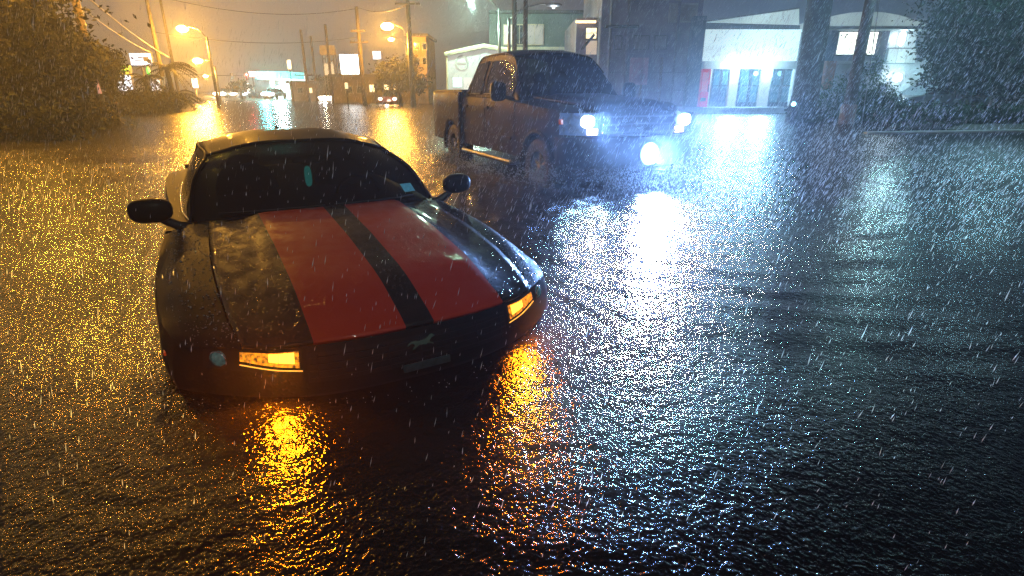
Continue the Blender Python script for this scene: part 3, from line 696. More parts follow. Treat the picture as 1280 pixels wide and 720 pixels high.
def rect_px(x0, y0, x1, y1, Y, depth, name, m, parent=None, bevel=0):
    a, c = at((x0+x1)/2, y0, Y), at((x0+x1)/2, y1, Y); l, r = at(x0, (y0+y1)/2, Y).x, at(x1, (y0+y1)/2, Y).x
    b = MB(); b.box(((l+r)/2, Y+depth/2, (a.z+c.z)/2), (abs(r-l), depth, abs(a.z-c.z))); return b.build(name, m, parent, bevel=bevel)
def leaves(mb, centres, n, size, squash=.5):
    """leaf-sized bent quads spread through ellipsoid clumps: centres = [(c, (rx,ry,rz))]"""
    vol = np.array([r[0]*r[1]*r[2] for _, r in centres])**.75; vol /= vol.sum()
    for (c, r), w in zip(centres, vol):
        k = max(20, int(n*w)); sub = [(rng.normal(size=3)) for _ in range(max(4, k//60))]
        sub = [np.array(s)/np.linalg.norm(s)*rng.uniform(.35, 1.0)*np.array(r) for s in sub]
        for i in range(k):
            s = sub[i % len(sub)]; p = np.array(c) + s + rng.normal(size=3)*np.array(r)*.22
            u = rng.normal(size=3); u /= np.linalg.norm(u); v = np.cross(u, rng.normal(size=3)); v /= np.linalg.norm(v)
            a = size*rng.uniform(.6, 1.4); b = a*squash
            mb.add([p-u*a, p+v*b, p+u*a, p-v*b*.9], [(0, 1, 2, 3)])
def tree(name, label, base, height, clumps, lm, n=4000, leaf=.12, trunk_r=.2, group=None, cat='tree', bark='bark'):
    t = empty(name, label, cat, base, 0, group); b = Vector(base)
    tb = MB(); top = Vector((0, 0, height))
    pts = [Vector((mnoise.noise(b+Vector((0, 0, k)))*.25*k/4, 0, height*k/5)) for k in range(6)]
    tb.tube([tuple(p) for p in pts], [trunk_r*(1.25-.17*k) for k in range(6)], 8)
    for c, r in clumps:
        e = Vector(c)-b; s = pts[random.choice((2, 3, 4))]
        tb.tube([tuple(s), tuple(s.lerp(e, .5)+Vector((0, 0, .2))), tuple(e)], [trunk_r*.45, trunk_r*.28, trunk_r*.08], 6)
    tb.build('trunk', M[bark], t, True)
    cb = MB(); leaves(cb, [(np.array(c)-np.array(base), r) for c, r in clumps], n, leaf)
    cb.build('crown', lm, t)
    return t
def gz(p): return (p.x, p.y, max(-.45, bank(p.x, p.y)-.05))
def utility_pole(base_px, Y, top_px, r, label, arms=(), m='wood', group=None):
    b = at(base_px, 130, Y); zb = bank(b.x, Y)-.1; ztop = at(base_px, top_px, Y).z
    # sight the pole so that its foot stands under base_px
    t = empty('utility_pole', label, 'utility pole', (b.x, Y, zb), 0, group)
    a = MB(); a.tube([(0, 0, 0), (0, 0, (ztop-zb)*.5), (0, 0, ztop-zb)], [r*1.15, r, r*.8], 12); a.build('pole', M[m], t, True)
    for (py, wd) in arms:
        z = at(base_px, py, Y).z-zb; a = MB(); a.box((0, -.12, z), (wd, .1, .12)); ca = a.build('crossarm', M[m], t)
        for k in (-.45, -.25, .25, .45):
            i = MB(); i.lathe((k*wd, -.12, z+.06), [(.02, 0), (.05, .03), (.03, .06), (.05, .09), (.001, .12)], 'Z', 8); i.build('insulator', M['steel'], ca)
    return t
def street_lamp(px, py, Y, label, mk, col, power, arm=1.6, side=1, r=.28, elong=1.0, group='street lamps over the flooded street', hooded=False):
    h = at(px, py, Y); zb = bank(h.x, Y)-.1; xb = h.x-side*arm
    t = empty('street_lamp', label, 'street lamp', (xb, Y, zb), 0, group); H_ = h.z-zb
    a = MB(); a.tube([(0, 0, 0), (0, 0, H_*.6), (0, 0, H_-.5)], [.12, .09, .07], 10)
    a.build('pole', M['steel'], t, True)
    a = MB(); a.tube([(0, 0, H_-.6), (side*arm*.3, 0, H_-.05), (side*arm*.7, 0, H_+.15), (side*arm, 0, H_+.12)], .04, 8); a.build('arm', M['steel'], t, True)
    a = MB(); a.blob((side*arm, 0, H_+.10), (.42, .2, .10), 14, 8); ho = a.build('housing', M['steel'], t, True)
    a = MB(); a.blob((side*arm, 0, H_), (r*elong, r*.8, r*.55), 14, 8); a.build('lamp_glass', mk, ho, True)
    lamp('street_light', (side*arm, -.1, H_-.25), col, power, .25, t, *((155, (0, 0, -1), .35) if hooded else ()))
    return t

# ---- street lamps
SOD = (1, .44, .045)
street_lamp(228, 36, 42, 'sodium street lamp high at left, nearest of the amber row', M['sodium'], SOD, 11000, side=-1, r=.40)
street_lamp(247, 76, 58, 'sodium street lamp with long slanting glow below the nearest left one', M['sodium'], SOD, 8000, side=-1, r=.46)
street_lamp(257, 95, 85, 'small far sodium street lamp just left of the traffic signals', M['sodium'], SOD, 3500, side=-1, r=.35)
street_lamp(484, 33, 48, 'bright sodium street lamp standing clear above the round tree', M['sodium'], SOD, 12000, side=-1, r=.50)
street_lamp(489, 49, 66, 'fainter sodium street lamp directly below the brightest one', M['sodium'], SOD, 2500, side=-1, r=.34)
street_lamp(588, -2, 34, 'greenish white street lamp at the top edge above the pale shop', M['mercury'], (.6, 1, .75), 2600, side=-1, r=.25, group=None)
street_lamp(692, 9, 30, 'thin armed street lamp over the truck roof', M['steel'], (.8, .9, 1), 60, arm=2.2, side=1, r=.12, group=None)

street_lamp(190, -190, 23, 'sodium street lamp on the left pole of the leaning pair by the tree', M['sodium'], SOD, 12500, arm=3.9, side=1, r=.45, hooded=True)
street_lamp(-330, -60, 13, 'sodium street lamp outside the left edge of the picture', M['sodium'], SOD, 2200, side=1, r=.4, hooded=True)
street_lamp(1345, -150, 19, 'greenish white street lamp outside the right edge of the picture', M['mercury'], (.36, .78, .90), 1900, arm=1.6, side=-1, r=.3, group=None, hooded=True)
_b = Vector((3.5, -7.0, 0)); t = empty('street_lamp', 'greenish white street lamp standing behind the viewer', 'street lamp', (_b.x+2, _b.y, -.45), 0)
a = MB(); a.tube([(0, 0, 0), (0, 0, 5), (0, 0, 9)], [.12, .1, .07], 10); a.build('pole', M['steel'], t, True)
a = MB(); a.tube([(0, 0, 8.8), (-1, 0, 9.2), (-2, 0, 9.2)], .04, 8); a.build('arm', M['steel'], t, True)
a = MB(); a.blob((-2, 0, 9.05), (.3, .2, .12), 14, 8); a.build('lamp_glass', M['mercury'], t, True)
lamp('street_light', (-2, 0, 8.8), (.85, 1, .88), 1300, .25, t)

street_lamp(-90, -260, 17, 'sodium street lamp over the tree crowns just beyond the upper left corner', M['sodium'], SOD, 6500, arm=2.0, side=1, r=.42, hooded=True)

# ---- utility poles and cables
utility_pole(126, 22.6, -160, .13, 'pale wooden utility pole, right one of the pair by the tree')
utility_pole(210, 43, -30, .14, 'tall wooden pole rising out of the palm trees', m='wood_dark')
utility_pole(226, 52, -30, .12, 'slim wooden pole just right of the palm trees', m='wood_dark')
utility_pole(387, 62, 37, .15, 'leaning bare pole left of the sign tower, tallest of the far thin ones', arms=((94, 2.4),), m='wood_dark')
utility_pole(398, 66, 45, .14, 'bare thin pole between the tall leaning pole and sign tower', m='wood_dark')
utility_pole(417, 60, 30, .15, 'bare pole rising from the sign tower', m='wood_dark')
utility_pole(456, 50, 8, .17, 'wooden pole with two short crossarms right of the white billboard', arms=((39, 1.2), (53, 1.5)), m='wood_dark')
utility_pole(517, 44, -12, .17, 'wooden pole with one wide crossarm near the amber lamp', arms=((5, 1.8),), m='wood_dark')
utility_pole(643, 28, -20, .12, 'grey pole behind the truck, left of two', m='wood_dark')
utility_pole(656, 27, -20, .12, 'grey pole behind the truck, right of two', m='wood_dark')
def cable(label, pts, r=.012, sag=.5, m='cable_dark', group='overhead wires'):
    P = []
    a, b = Vector(pts[0]), Vector(pts[1])
    for i in range(21):
        t_ = i/20; p = a.lerp(b, t_); P.append((p.x, p.y, p.z - sag*4*t_*(1-t_)))
    k = MB(); k.tube(P, r, 6); tag(k.build('overhead_wire', M[m], smooth=True), label, 'wire', group)
cable('pale sagging wire running from the left pole pair down to the palms', (at(88, -22, 23), at(212, 72, 43)), .035, .25, 'cable')
cable('thin faint wire under the pale sagging wire', (at(88, 0, 23.2), at(190, 66, 43)), .02, .2, 'cable')
cable('long dark wire crossing the sky from the palm pole to the double crossarm pole', (at(193, -6, 43), at(449, 10, 50)), .025, .8)
cable('dark wire between the double crossarm pole and the wide crossarm pole', (at(449, 10, 50), at(513, 4, 44)), .03, .4)
cable('upper thin wire over the middle of the street', (at(193, 40, 43), at(449, 46, 50)), .02, .6)

# ---- traffic signals on a span wire
sw = MB(); A_, B_ = at(222, 92, 100), at(345, 92, 100); sw.tube([tuple(A_.lerp(B_, i/16)-Vector((0, 0, 1.0*4*(i/16)*(1-i/16)*.3))) for i in range(17)], .05, 6)
tag(sw.build('span_wire', M['cable_dark']), 'dark span wire holding the traffic signals over the far junction', 'wire')
for i, (px, c, lb) in enumerate(((267, None, 'dark traffic signal, leftmost on the far span wire'), (290, None, 'dark traffic signal, middle one on the far span wire'), (309, (1, .06, .05), 'red lit traffic signal at the right end of the far span wire'))):
    p = at(px, 96, 100); t = empty('traffic_signal', lb, 'traffic signal', p, 0, 'traffic signals on the span wire')
    a = MB(); a.box((0, 0, 0), (.42, .35, 1.15)); hs_ = a.build('housing', M['black_plastic'], t, bevel=.04)
    for k in range(3):
        a = MB(); a.lathe((0, -.18, .36-.36*k), [(.001, -.03), (.13, -.02), (.14, 0)], 'Y', 12)
        a.build('signal_lens', emis('signal_red', (1, .05, .04), 60) if (c and k == 0) else M['dark_trim'], hs_, True)
    if c: lamp('red_light', (0, -.6, .3), (1, .08, .06), 900, .15, t)

# ---- signs at left
def sign(label, name, x0, y0, x1, y1, Y, m, post=True, marks=(), cat='sign', rounded=.05, group=None, postx=None):
    c = at((x0+x1)/2, (y0+y1)/2, Y); zb = bank(c.x, Y)-.1
    t = empty(name, label, cat, (c.x, Y, zb), 0, group)
    def loc(o): o.parent = t; o.matrix_parent_inverse = Matrix.Translation((-c.x, -Y, -zb)); return o
    f = loc(rect_px(x0-.8, y0-.8, x1+.8, y1+.8, Y+.02, .3, 'frame', M['steel'], bevel=rounded))
    loc(rect_px(x0, y0, x1, y1, Y-.02, .05, 'face', m, bevel=.015))
    for k, (a0, b0, a1, b1, mm) in enumerate(marks):
        loc(rect_px(a0, b0, a1, b1, Y-.05, .02, 'marking', mm))
    if post:
        for px in (postx or ((x0+x1)/2,)):
            q = at(px, y1, Y); b = MB(); b.bar((q.x-c.x, .15, 0), (q.x-c.x, .15, q.z-zb+.1), .09, n=10); b.build('post', M['steel'], t, True)
    return t
E_WHITE = emis('backlit_white', (.86, .9, 1), 2.2); E_WARM = emis('backlit_cream', (1, .95, .82), 1.8); E_GREEN = emis('backlit_green', (.25, .9, .05), 1.1, 2.5)
E_YEL = emis('backlit_yellow', (1, .75, .05), 1.3); INK = mat('sign_ink', (.05, .07, .2), .6, noise=(5, .2)); GREY = mat('grey_sign_print', (.25, .27, .4), .5, noise=(3, .3))
mk = [(172, 71, 178, 72.5, GREY), (179, 71, 186, 77, GREY), (168, 75, 176, 76, GREY), (184, 74, 189, 79, INK)]
sign('white rounded backlit sign, highest of the left shop signs', 'shop_sign', 162.5, 66.5, 189, 81.5, 44, E_WHITE, marks=mk, rounded=.12)
green_marks = [(139+i*3.1, 84.5, 141.2+i*3.1, 88.5, E_YEL) for i in range(7)]
sign('green and yellow backlit panel over the white letter board', 'shop_sign', 137, 82.5, 161, 88.8, 40, E_GREEN, marks=[(139+i*3.1, 84.2, 141+i*3.1, 87.3, mat('sign_lime%d' % 0, (.7, .9, .1), .5, noise=(3, .1)) if i == 0 else E_YEL) for i in range(7)])
sign('white backlit letter board with dark letters at left', 'letter_board', 137.5, 94, 164.5, 113.5, 39.6, E_WHITE, marks=[(141, 98, 144, 99.2, INK), (147, 96.5, 149, 97.7, INK), (152, 100, 158, 101, GREY), (141, 102.2, 143.5, 103.4, INK), (147, 105, 156, 106, GREY), (159.5, 108.5, 161.5, 111.5, INK)])
sign('yellow strip panel between green sign and white letter board', 'shop_sign', 140, 89.6, 161, 92.8, 39.8, E_YEL)
sign('small white double panel under the green light', 'price_board', 188.5, 100, 200, 113, 41, E_WHITE, marks=[(193.5, 100.5, 194.7, 112.5, INK), (196, 104, 198, 108, GREY)])
sign('pale square panel on the palm trunk', 'panel_board', 202.5, 96, 212.5, 107.5, 40, emis('dim_cream', (1, .8, .5), .35), marks=[(207, 96.5, 207.8, 107, INK)])
sign('small bright white sign beyond the palms', 'shop_sign', 240, 98, 247, 110, 60, E_WHITE)
g_ = MB(); g_.blob(at(185.5, 88.5, 41.5), (.12, .08, .28), 10, 6); tag(g_.build('green_light', emis('green_signal', (.1, 1, .1), 2.5), smooth=True), 'small vertical green light between the palms and white sign', 'lamp')
# diamond warning board and stake
t = empty('warning_board', 'small pale diamond board standing tilted at the left verge', 'sign', gz(at(137, 150, 24)))
q = at(137, 142.5, 24) - t.location
a = MB(); a.box((0, 0, 0), (.30, .03, .40), M4=Matrix.Translation(q) @ Matrix.Rotation(.55, 4, 'Y')); a.build('board', mat('pale_board', (.75, .6, .3), .5, noise=(8, .15)), t)
a = MB(); a.bar((q.x, .03, 0), (q.x, .03, q.z), .02, n=8); a.build('stake', M['wood'], t)
t = empty('marker_stake', 'thin pale stake with round top right of the diamond board', 'post', gz(at(150, 150, 24)))
q = at(147.5, 130, 24)-t.location; a = MB(); a.bar((0, 0, 0), (0, 0, q.z), .045, .035, 8); a.build('stake', M['wood'], t)
a = MB(); a.blob((0, 0, q.z+.02), (.07, .05, .07), 10, 6); a.build('cap', M['wood'], t)
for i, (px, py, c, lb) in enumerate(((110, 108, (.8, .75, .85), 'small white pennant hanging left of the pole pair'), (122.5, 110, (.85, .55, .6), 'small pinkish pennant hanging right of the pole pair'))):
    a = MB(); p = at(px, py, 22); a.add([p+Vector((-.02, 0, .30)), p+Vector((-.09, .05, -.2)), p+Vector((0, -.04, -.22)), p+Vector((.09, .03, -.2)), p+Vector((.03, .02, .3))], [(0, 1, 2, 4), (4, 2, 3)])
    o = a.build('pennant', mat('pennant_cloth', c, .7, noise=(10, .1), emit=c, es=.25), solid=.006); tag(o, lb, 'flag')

# ---- standing small post lamps in the water
for (px, ytop, ybase, Y, lb, es) in ((366.5, 80, 131, 52, 'slim post with pale square lantern standing in the flood', 2.5), (434.5, 107, 138, 41, 'short post with small round reflector standing in the flood', 1.2)):
    b = at(px+1.5, ybase, Y); q = at(px, ytop+3, Y); t = empty('post_lantern', lb, 'post', (b.x, Y, -.45))
    a = MB(); a.bar((0, 0, 0), (0, 0, q.z+.45), .05, .04, 8); a.build('post', M['dark_trim'], t)
    a = MB(); a.box((0, 0, q.z+.6), (.35 if es > 2 else .22, .12, .75 if es > 2 else .42)); a.build('lantern', emis('lantern_face', (1, .85, .5), es), t, bevel=.05)

# ---- far shops and street furniture in the glow
def building(name, label, x0, y0, x1, y1, Y, depth, wm, roof=None, windows=(), wcol=None, cat='building'):
    c = at((x0+x1)/2, (y0+y1)/2, Y); zb = bank(c.x, Y)-.1
    t = empty(name, label, cat, (c.x, Y, zb)); mi = Matrix.Translation((-c.x, -Y, -zb))
    def P(o): o.parent = t; o.matrix_parent_inverse = mi; return o
    l, r = at(x0, y1, Y).x, at(x1, y1, Y).x; zt = at((x0+x1)/2, y0, Y).z
    b = MB(); b.box(((l+r)/2, Y+depth/2, (zt+zb)/2), (r-l, depth, zt-zb)); P(b.build('wall', wm))
    if roof: b = MB(); b.box(((l+r)/2, Y+depth/2-.15, zt+.12), (r-l+.5, depth+.5, .24)); P(b.build('roof', roof))
    for (a0, b0, a1, b1, m_) in windows:
        f = P(rect_px(a0-.6, b0-.6, a1+.6, b1+.6, Y-.05, .1, 'window', M['steel']))
        g = rect_px(a0, b0, a1, b1, Y-.08, .05, 'pane', m_); g.parent = f; 
        # pane is already in world space; cancel the parent's transform
        g.matrix_parent_inverse = Matrix.Identity(4)
    return t
ST_W = mat('ochre_stucco', (.35, .24, .10), .8, noise=(1.5, .3), bump=(8, .4, .02)); ST_D = mat('brown_stucco', (.10, .08, .05), .8, noise=(1.2, .4), bump=(8, .4, .02))
ST_P = mat('pale_stucco', (.45, .46, .40), .8, noise=(1.2, .2), bump=(8, .4, .02)); ROOF = mat('dark_roof', (.06, .055, .06), .7, noise=(4, .3), bump=(20, .5, .01))
WIN_Y = emis('lit_window_warm', (1, .8, .45), 2.0, .8); WIN_B = emis('lit_window_cool', (.35, .7, .8), .5, 1.5); WIN_D = mat('dark_pane', (.02, .03, .035), .1, coat=1, noise=(3, .3))
building('ochre_building', 'tall ochre building edge left of the white shop front', 515, 46, 536, 126, 54, 6, ST_W, ROOF, [(518, 54, 524, 62, WIN_D), (528, 54, 533, 62, WIN_D), (518, 72, 524, 80, WIN_D), (528, 72, 533, 80, WIN_D)])
building('low_shop', 'low dark shop under the white billboard', 418, 96, 478, 125, 58, 8, ST_D, ROOF, [(432, 108, 440, 116, WIN_D), (446, 108, 455, 116, WIN_D), (462, 106, 468, 115, WIN_Y)])
building('low_shop', 'low tan shop with a peaked roof beside the teal canopy', 364, 104, 400, 124, 66, 8, ST_D, ROOF, [(372, 110, 378, 116, WIN_D), (384, 110, 390, 116, WIN_Y)])
building('low_shop', 'low shop with lit windows beneath the round tree', 472, 104, 514, 124, 56, 5, ST_D, ROOF, [(477, 106, 486, 112, WIN_Y), (492, 106, 499, 112, WIN_Y), (504, 106, 510, 111, WIN_Y)])
sign('large glaring white billboard between the far poles', 'billboard', 425.5, 68, 448, 92.5, 58, emis('billboard_glow', (.85, .95, 1), 7), postx=(431, 443), cat='billboard')
sign('pale lit sign box right of the double crossarm pole', 'shop_sign', 466, 64, 476, 74, 62, E_WHITE)
# sign tower
t = empty('sign_tower', 'narrow sign tower with crossed struts left of the billboard', 'tower', gz(at(415, 120, 60))); P0 = t.location
for dx in (-.55, .55):
    for dy in (0, .9):
        a = MB(); a.bar((dx, dy, 0), (dx, dy, at(415, 60, 60).z-P0.z), .06, n=6); a.build('leg', M['steel'], t)
hT = at(415, 60, 60).z-P0.z
for k in range(5):
    a = MB(); a.bar((-.55, 0, hT*(.25+.14*k)), (.55, 0, hT*(.39+.14*k)), .04, n=6); a.build('strut', M['steel'], t)
a = MB(); a.box((0, .1, hT-.2), (1.5, .3, .9)); a.build('sign_box', mat('dim_sign_box', (.35, .3, .28), .5, noise=(3, .3)), t)
a = MB(); a.box((0, .1, hT-2.0), (.95, .3, 1.1)); a.build('sign_box', emis('dim_sign_lit', (1, .85, .6), .6), t)
# teal petrol canopy
def petrol():
    Y = 78; c = at(343, 118, Y); zb = .0; t = empty('petrol_canopy', 'teal glowing petrol station canopy with white lamps in the distance', 'canopy', (c.x, Y, zb))
    k = pxm(Y); zt = at(343, 90, Y).z
    a = MB(); a.box((0, 3, zt-.4), (40*k, 6, .9)); f = a.build('fascia', emis('teal_fascia', (.08, .85, .8), 2.4), t)
    a = MB(); a.box((0, 3, zt-.87), (39*k, 5.6, .04)); a.build('soffit', emis('canopy_soffit', (.85, 1, 1), 3), f)
    for dx in (-12, 0, 12):
        a = MB(); a.box((dx*k, 3, (zt-.8)/2), (.35, .35, zt-.9)); a.build('column', ST_P, t)
        a = MB(); a.box((dx*k+1, 2.6, .85), (.7, .5, 1.7)); p_ = a.build('pump', ST_P, t, bevel=.05)
        a = MB(); a.box((dx*k+1, 2.33, 1.3), (.5, .03, .5)); a.build('pump_screen', E_WHITE, p_)
    a = MB(); a.box((0, 7.5, 1.7), (36*k, 1, 3.4)); sh = a.build('shop_wall', emis('shop_front_lit', (.8, 1, 1), 1.6, 1.5), t)
    for dx in range(-12, 13, 6): a = MB(); a.box((dx*k, 6.97, 1.6), (.12, .05, 3.0)); a.build('mullion', M['steel'], sh)
    lamp('canopy_light', (0, 1.5, zt-1.6), (.55, 1, 1), 6000, .8, t)
    lamp('canopy_glow', (-8*k, -1.2, zt-.3), (.1, 1, .95), 1800, .5, t)
petrol()
sign('pink lit sign right beside the red traffic signal', 'shop_sign', 311, 89, 319, 96, 84, emis('pink_sign', (1, .4, .42), 4))
sign('white lit menu board left of the teal canopy', 'shop_sign', 303, 103, 311, 116, 82, emis('pinkish_white', (1, .85, .9), 4))
# far cars with headlights on
def far_car(px, py, Y, label, bodym, hot, power):
    p = at(px, py, Y); z0 = -.25 if Y < 62 else bank(p.x, Y)
    t = empty('approaching_car', label, 'car', (p.x, Y, z0), 0, 'far cars facing the viewer on the flooded street')
    a = MB(); a.box((0, 2.1, .62), (1.75, 4.2, .55), taper=.94); a.build('body', bodym, t, bevel=.12)
    a = MB(); a.box((0, 2.4, 1.14), (1.5, 2.2, .5), taper=.72); a.build('cabin', WIN_D, t, bevel=.08)
    for s in (-1, 1):
        a = MB(); a.blob((s*.66, -.02, .68), (.2, .06, .13), 12, 6); a.build('headlight', hot, t, True)
        for yy in (.8, 3.4): a = MB(); a.lathe((s*.82, yy, .32), [(.001, -.1), (.2, -.1), (.32, -.08), (.32, .08), (.2, .1), (.001, .1)], 'X', 14); a.build('wheel', M['tyre'], t, True)
    lamp('car_light', (0, -.5, .7), (1, .9, .7), power, .2, t)
HOT_W = emis('far_headlight', (1, .85, .55), 80)
far_car(275, 122, 82, 'far car with glaring warm headlights under the signals', mat('car_silver', (.4, .4, .4), .3, metal=.5, noise=(4, .1)), HOT_W, 900)
far_car(303, 121, 86, 'far dark car with small headlights right of the glaring one', mat('car_navy', (.04, .05, .08), .3, coat=1, noise=(4, .1)), emis('far_headlight_dim', (1, .8, .6), 25), 250)
far_car(335, 120, 74, 'far car with pale headlights in front of the teal canopy', mat('car_grey', (.15, .15, .16), .3, coat=1, noise=(4, .1)), emis('far_headlight_pale', (1, .95, .9), 25), 250)
far_car(407, 117, 64, 'far white van-like car with two lights by the sign tower', mat('car_white', (.7, .7, .7), .3, coat=1, noise=(4, .1)), emis('far_headlight_white', (.9, .95, 1), 30), 350)
far_car(484, 119, 53, 'parked car with dim lights beneath the round tree', mat('car_maroon', (.12, .03, .03), .3, coat=1, noise=(4, .1)), emis('far_headlight_low', (1, .8, .6), 6), 40)

# ---- trees at left
def clump(px, py, Y, rx, rz, ry=None): return (at(px, py, Y), (rx, ry or rx, rz))
GT = 'trees along the left verge'
B = at(8, 150, 17)
tree('broadleaf_tree', 'biggest dark tree filling the left edge', gz(B), 5, [clump(-15, 25, 17, 2.4, 1.6), clump(15, 15, 17.5, 1.2, 1.0), clump(-20, 80, 16.5, 1.8, 1.2), clump(22, 58, 17.5, 1.2, 1.0), clump(0, 112, 17, 1.2, .7), clump(5, -35, 18, 1.6, 1.2)], M['leaf_warm'], 15000, .085, .22, GT)
B = at(62, 150, 19.5)
tree('broadleaf_tree', 'olive tree with drooping branches second from left edge', gz(B), 4.2, [clump(50, 52, 19.5, 1.0, .8), clump(70, 78, 19.5, .9, .6), clump(48, 92, 19, 1.0, .6), clump(68, 40, 20.5, .7, .6), clump(80, 106, 19.8, .8, .4)], M['leaf_warm'], 10000, .085, .16, GT)
B = at(105, 150, 22)
tree('broadleaf_tree', 'amber lit tree around the foot of the pole pair', gz(B), 3.6, [clump(92, 58, 22, .8, .6), clump(106, 80, 21.5, .8, .6), clump(118, 74, 23, .6, .5), clump(90, 104, 22, .9, .5), clump(116, 100, 23, .7, .4)], M['leaf_warm'], 8000, .08, .13, GT)
B = at(142, 140, 30)
tree('broadleaf_tree', 'rounded tree just behind the pole pair', gz(B), 3.2, [clump(130, 78, 30, .8, .8), clump(134, 98, 30, .8, .8)], M['leaf_warm'], 4500, .09, .12, GT)
# shrubs under the trees
for (px, py, Y, rx, rz, lb) in ((15, 150, 14.5, 1.5, .7, 'dark green shrub in the lower left corner of the verge'), (60, 148, 17.5, 1.2, .6, 'low shrub below the drooping olive tree'), (95, 142, 20.5, 1.4, .8, 'round shrub left of the pole pair'),
                             (165, 128, 31, 2.2, .9, 'wide low hedge-like shrub under the left shop signs'), (192, 125, 34, 1.6, .9, 'low shrub left of the palms')):
    c = at(px, py, Y); b = gz(c); t = empty('shrub', lb, 'shrub', b, 0, 'shrubs along the left verge')
    s = MB(); [s.tube([(0, 0, 0), (dx*.5, 0, .3), (dx, .1, .7)], [.03, .02, .01], 5) for dx in (-.4, -.1, .3)]; s.build('stem', M['bark'], t)
    s = MB(); leaves(s, [(np.array(c)-np.array(b), (rx, rx*.7, rz)), (np.array(c)-np.array(b)+np.array([rx*.6, 0, -rz*.3]), (rx*.6, rx*.5, rz*.7)), (np.array(c)-np.array(b)+np.array([-rx*.6, 0, -rz*.3]), (rx*.6, rx*.5, rz*.7))], 4200, .07); s.build('foliage', M['leaf_dark'] if px < 30 else M['leaf_warm'], t)
# palms
def palm(px, ytop, Y, lb, L=1.6, n=22):
    c = at(px, ytop, Y); b = gz(c); t = empty('palm_tree', lb, 'palm tree', b, 0, 'palms by the left signs'); h = c.z-b[2]
    a = MB(); a.tube([(0, 0, 0), (.05, 0, h*.5), (0, 0, h)], [.22, .17, .15], 10); a.build('trunk', M['bark'], t, True)
    for k in range(n):
        az = 2*PI*k/n*2.4; el = random.uniform(-.5, .9); d = Vector((math.cos(az), math.sin(az), 0)); f = MB(); P = []
        for i in range(8):
            u = i/7*L*random.uniform(.97, 1.03); P.append(Vector((0, 0, h)) + d*(u*math.cos(el*.6)) + Vector((0, 0, u*el*.8 - .55*u*u/L)))
        f.tube([tuple(p) for p in P], .012, 4)
        w = d.cross(Vector((0, 0, 1)))
        for i in range(1, 8):
            for s in (-1, 1):
                for jj in (0, .5):
                    p = P[i].lerp(P[i-1], jj); q = p + w*s*.38*(1-.08*i) + Vector((0, 0, -.16)) + d*.12
                    f.add([p+d*.03, p-d*.03, q], [(0, 1, 2)])
        f.build('frond', M['leaf_warm'], t)
palm(208, 84, 38, 'tall shaggy palm right of the white rounded sign', 1.7, 30)
palm(181, 96, 37, 'smaller palm between the letter board and the tall palm', 1.0, 18)
palm(219, 118, 36, 'low wide palm at the end of the verge', 1.3, 22)
# round tree and small far trees
B = at(500, 122, 50)
tree('round_tree', 'round amber lit tree beside the crossarm pole', gz(B), 3.4, [clump(492, 92, 50, 1.4, 1.1), clump(510, 88, 50, 1.5, 1.3), clump(524, 100, 51, 1.1, 1.0), clump(484, 104, 50, 1.0, .7), clump(505, 104, 50, 1.6, .7)], M['leaf_warm'], 5000, .13, .18)
B = at(302, 122, 72)
tree('round_tree', 'small dark round tree under the traffic signals', gz(B), 2.6, [clump(298, 110, 72, 1.2, .7), clump(304, 108, 72, 1.0, .6)], M['leaf_warm'], 1500, .15, .15)
B = at(388, 120, 70)
tree('round_tree', 'low dark tree beside the tan shop', gz(B), 3, [clump(412, 102, 70, 1.6, .8), clump(404, 106, 70, 1.3, .7)], M['leaf_warm'], 1500, .15, .15)

# ---- pale shop front and two storey building behind the truck
t = empty('pale_shop', 'white gabled shop front with faint round emblem behind the truck bed', 'building', (0, 0, 0))
WH = emis('white_wall_painted_glow', (.82, .80, .74), .42, .6); TRIM = mat('cream_trim', (.6, .5, .35), .6, noise=(3, .2))  # shop wall's brightness is painted in as emission
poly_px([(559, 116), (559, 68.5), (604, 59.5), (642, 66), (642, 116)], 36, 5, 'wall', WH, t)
a = MB(); a.tube([tuple(at(x, y, 35.85)) for x, y in ((556, 68), (605, 57.5), (645, 64.5))], .14, 6); a.build('gable_trim', TRIM, t)
a = MB(); a.tube([tuple(at(x, y, 35.9)) for x, y in ((558.5, 67), (559.5, 118))], .07, 6); a.build('corner_trim', TRIM, t)
c = at(577.5, 78, 35.95); a = MB(); a.lathe(c, [(.34, -.02), (.40, -.03), (.40, .0), (.34, 0)], 'Y', 26); a.box(c, (.52, .03, .12)); a.build('round_emblem', mat('faint_print', (.42, .40, .36), .7, noise=(8, .3)), t)
rect_px(566, 97, 577, 109, 35.95, .06, 'window', emis('cool_window', (.6, .95, .9), 1.3), t)
rect_px(580, 97, 590, 112, 35.95, .06, 'door', emis('warm_doorway', (.9, .8, .75), .7), t)
t = empty('two_storey_building', 'grey green upper storey with cream framed windows above the truck roof', 'building', (0, 0, 0))
GG = mat('grey_green_wall', (.13, .15, .14), .8, noise=(.8, .25), bump=(6, .4, .02))
rect_px(612, 16, 735, 125, 40, 8, 'wall', GG, t)
rect_px(610, 58.5, 737, 62, 39.7, .3, 'ledge', TRIM, t)
rect_px(611, 12.5, 737, 16, 39.6, 8.5, 'roof_edge', ROOF, t)
for (x0, x1, mm) in ((630, 640, emis('pale_lit_panel', (1, .92, .62), .8)), (645, 653.5, WIN_D), (657, 679, emis('rose_lit_panel', (.8, .55, .48), .32, .8))):
    f = rect_px(x0-1, 30, x1+1, 56.5, 39.9, .12, 'window', TRIM, t); rect_px(x0, 31.5, x1, 55, 39.82, .06, 'pane', mm, f)
    rect_px((x0+x1)/2-.3, 31.5, (x0+x1)/2+.3, 55, 39.77, .04, 'mullion', TRIM, f)

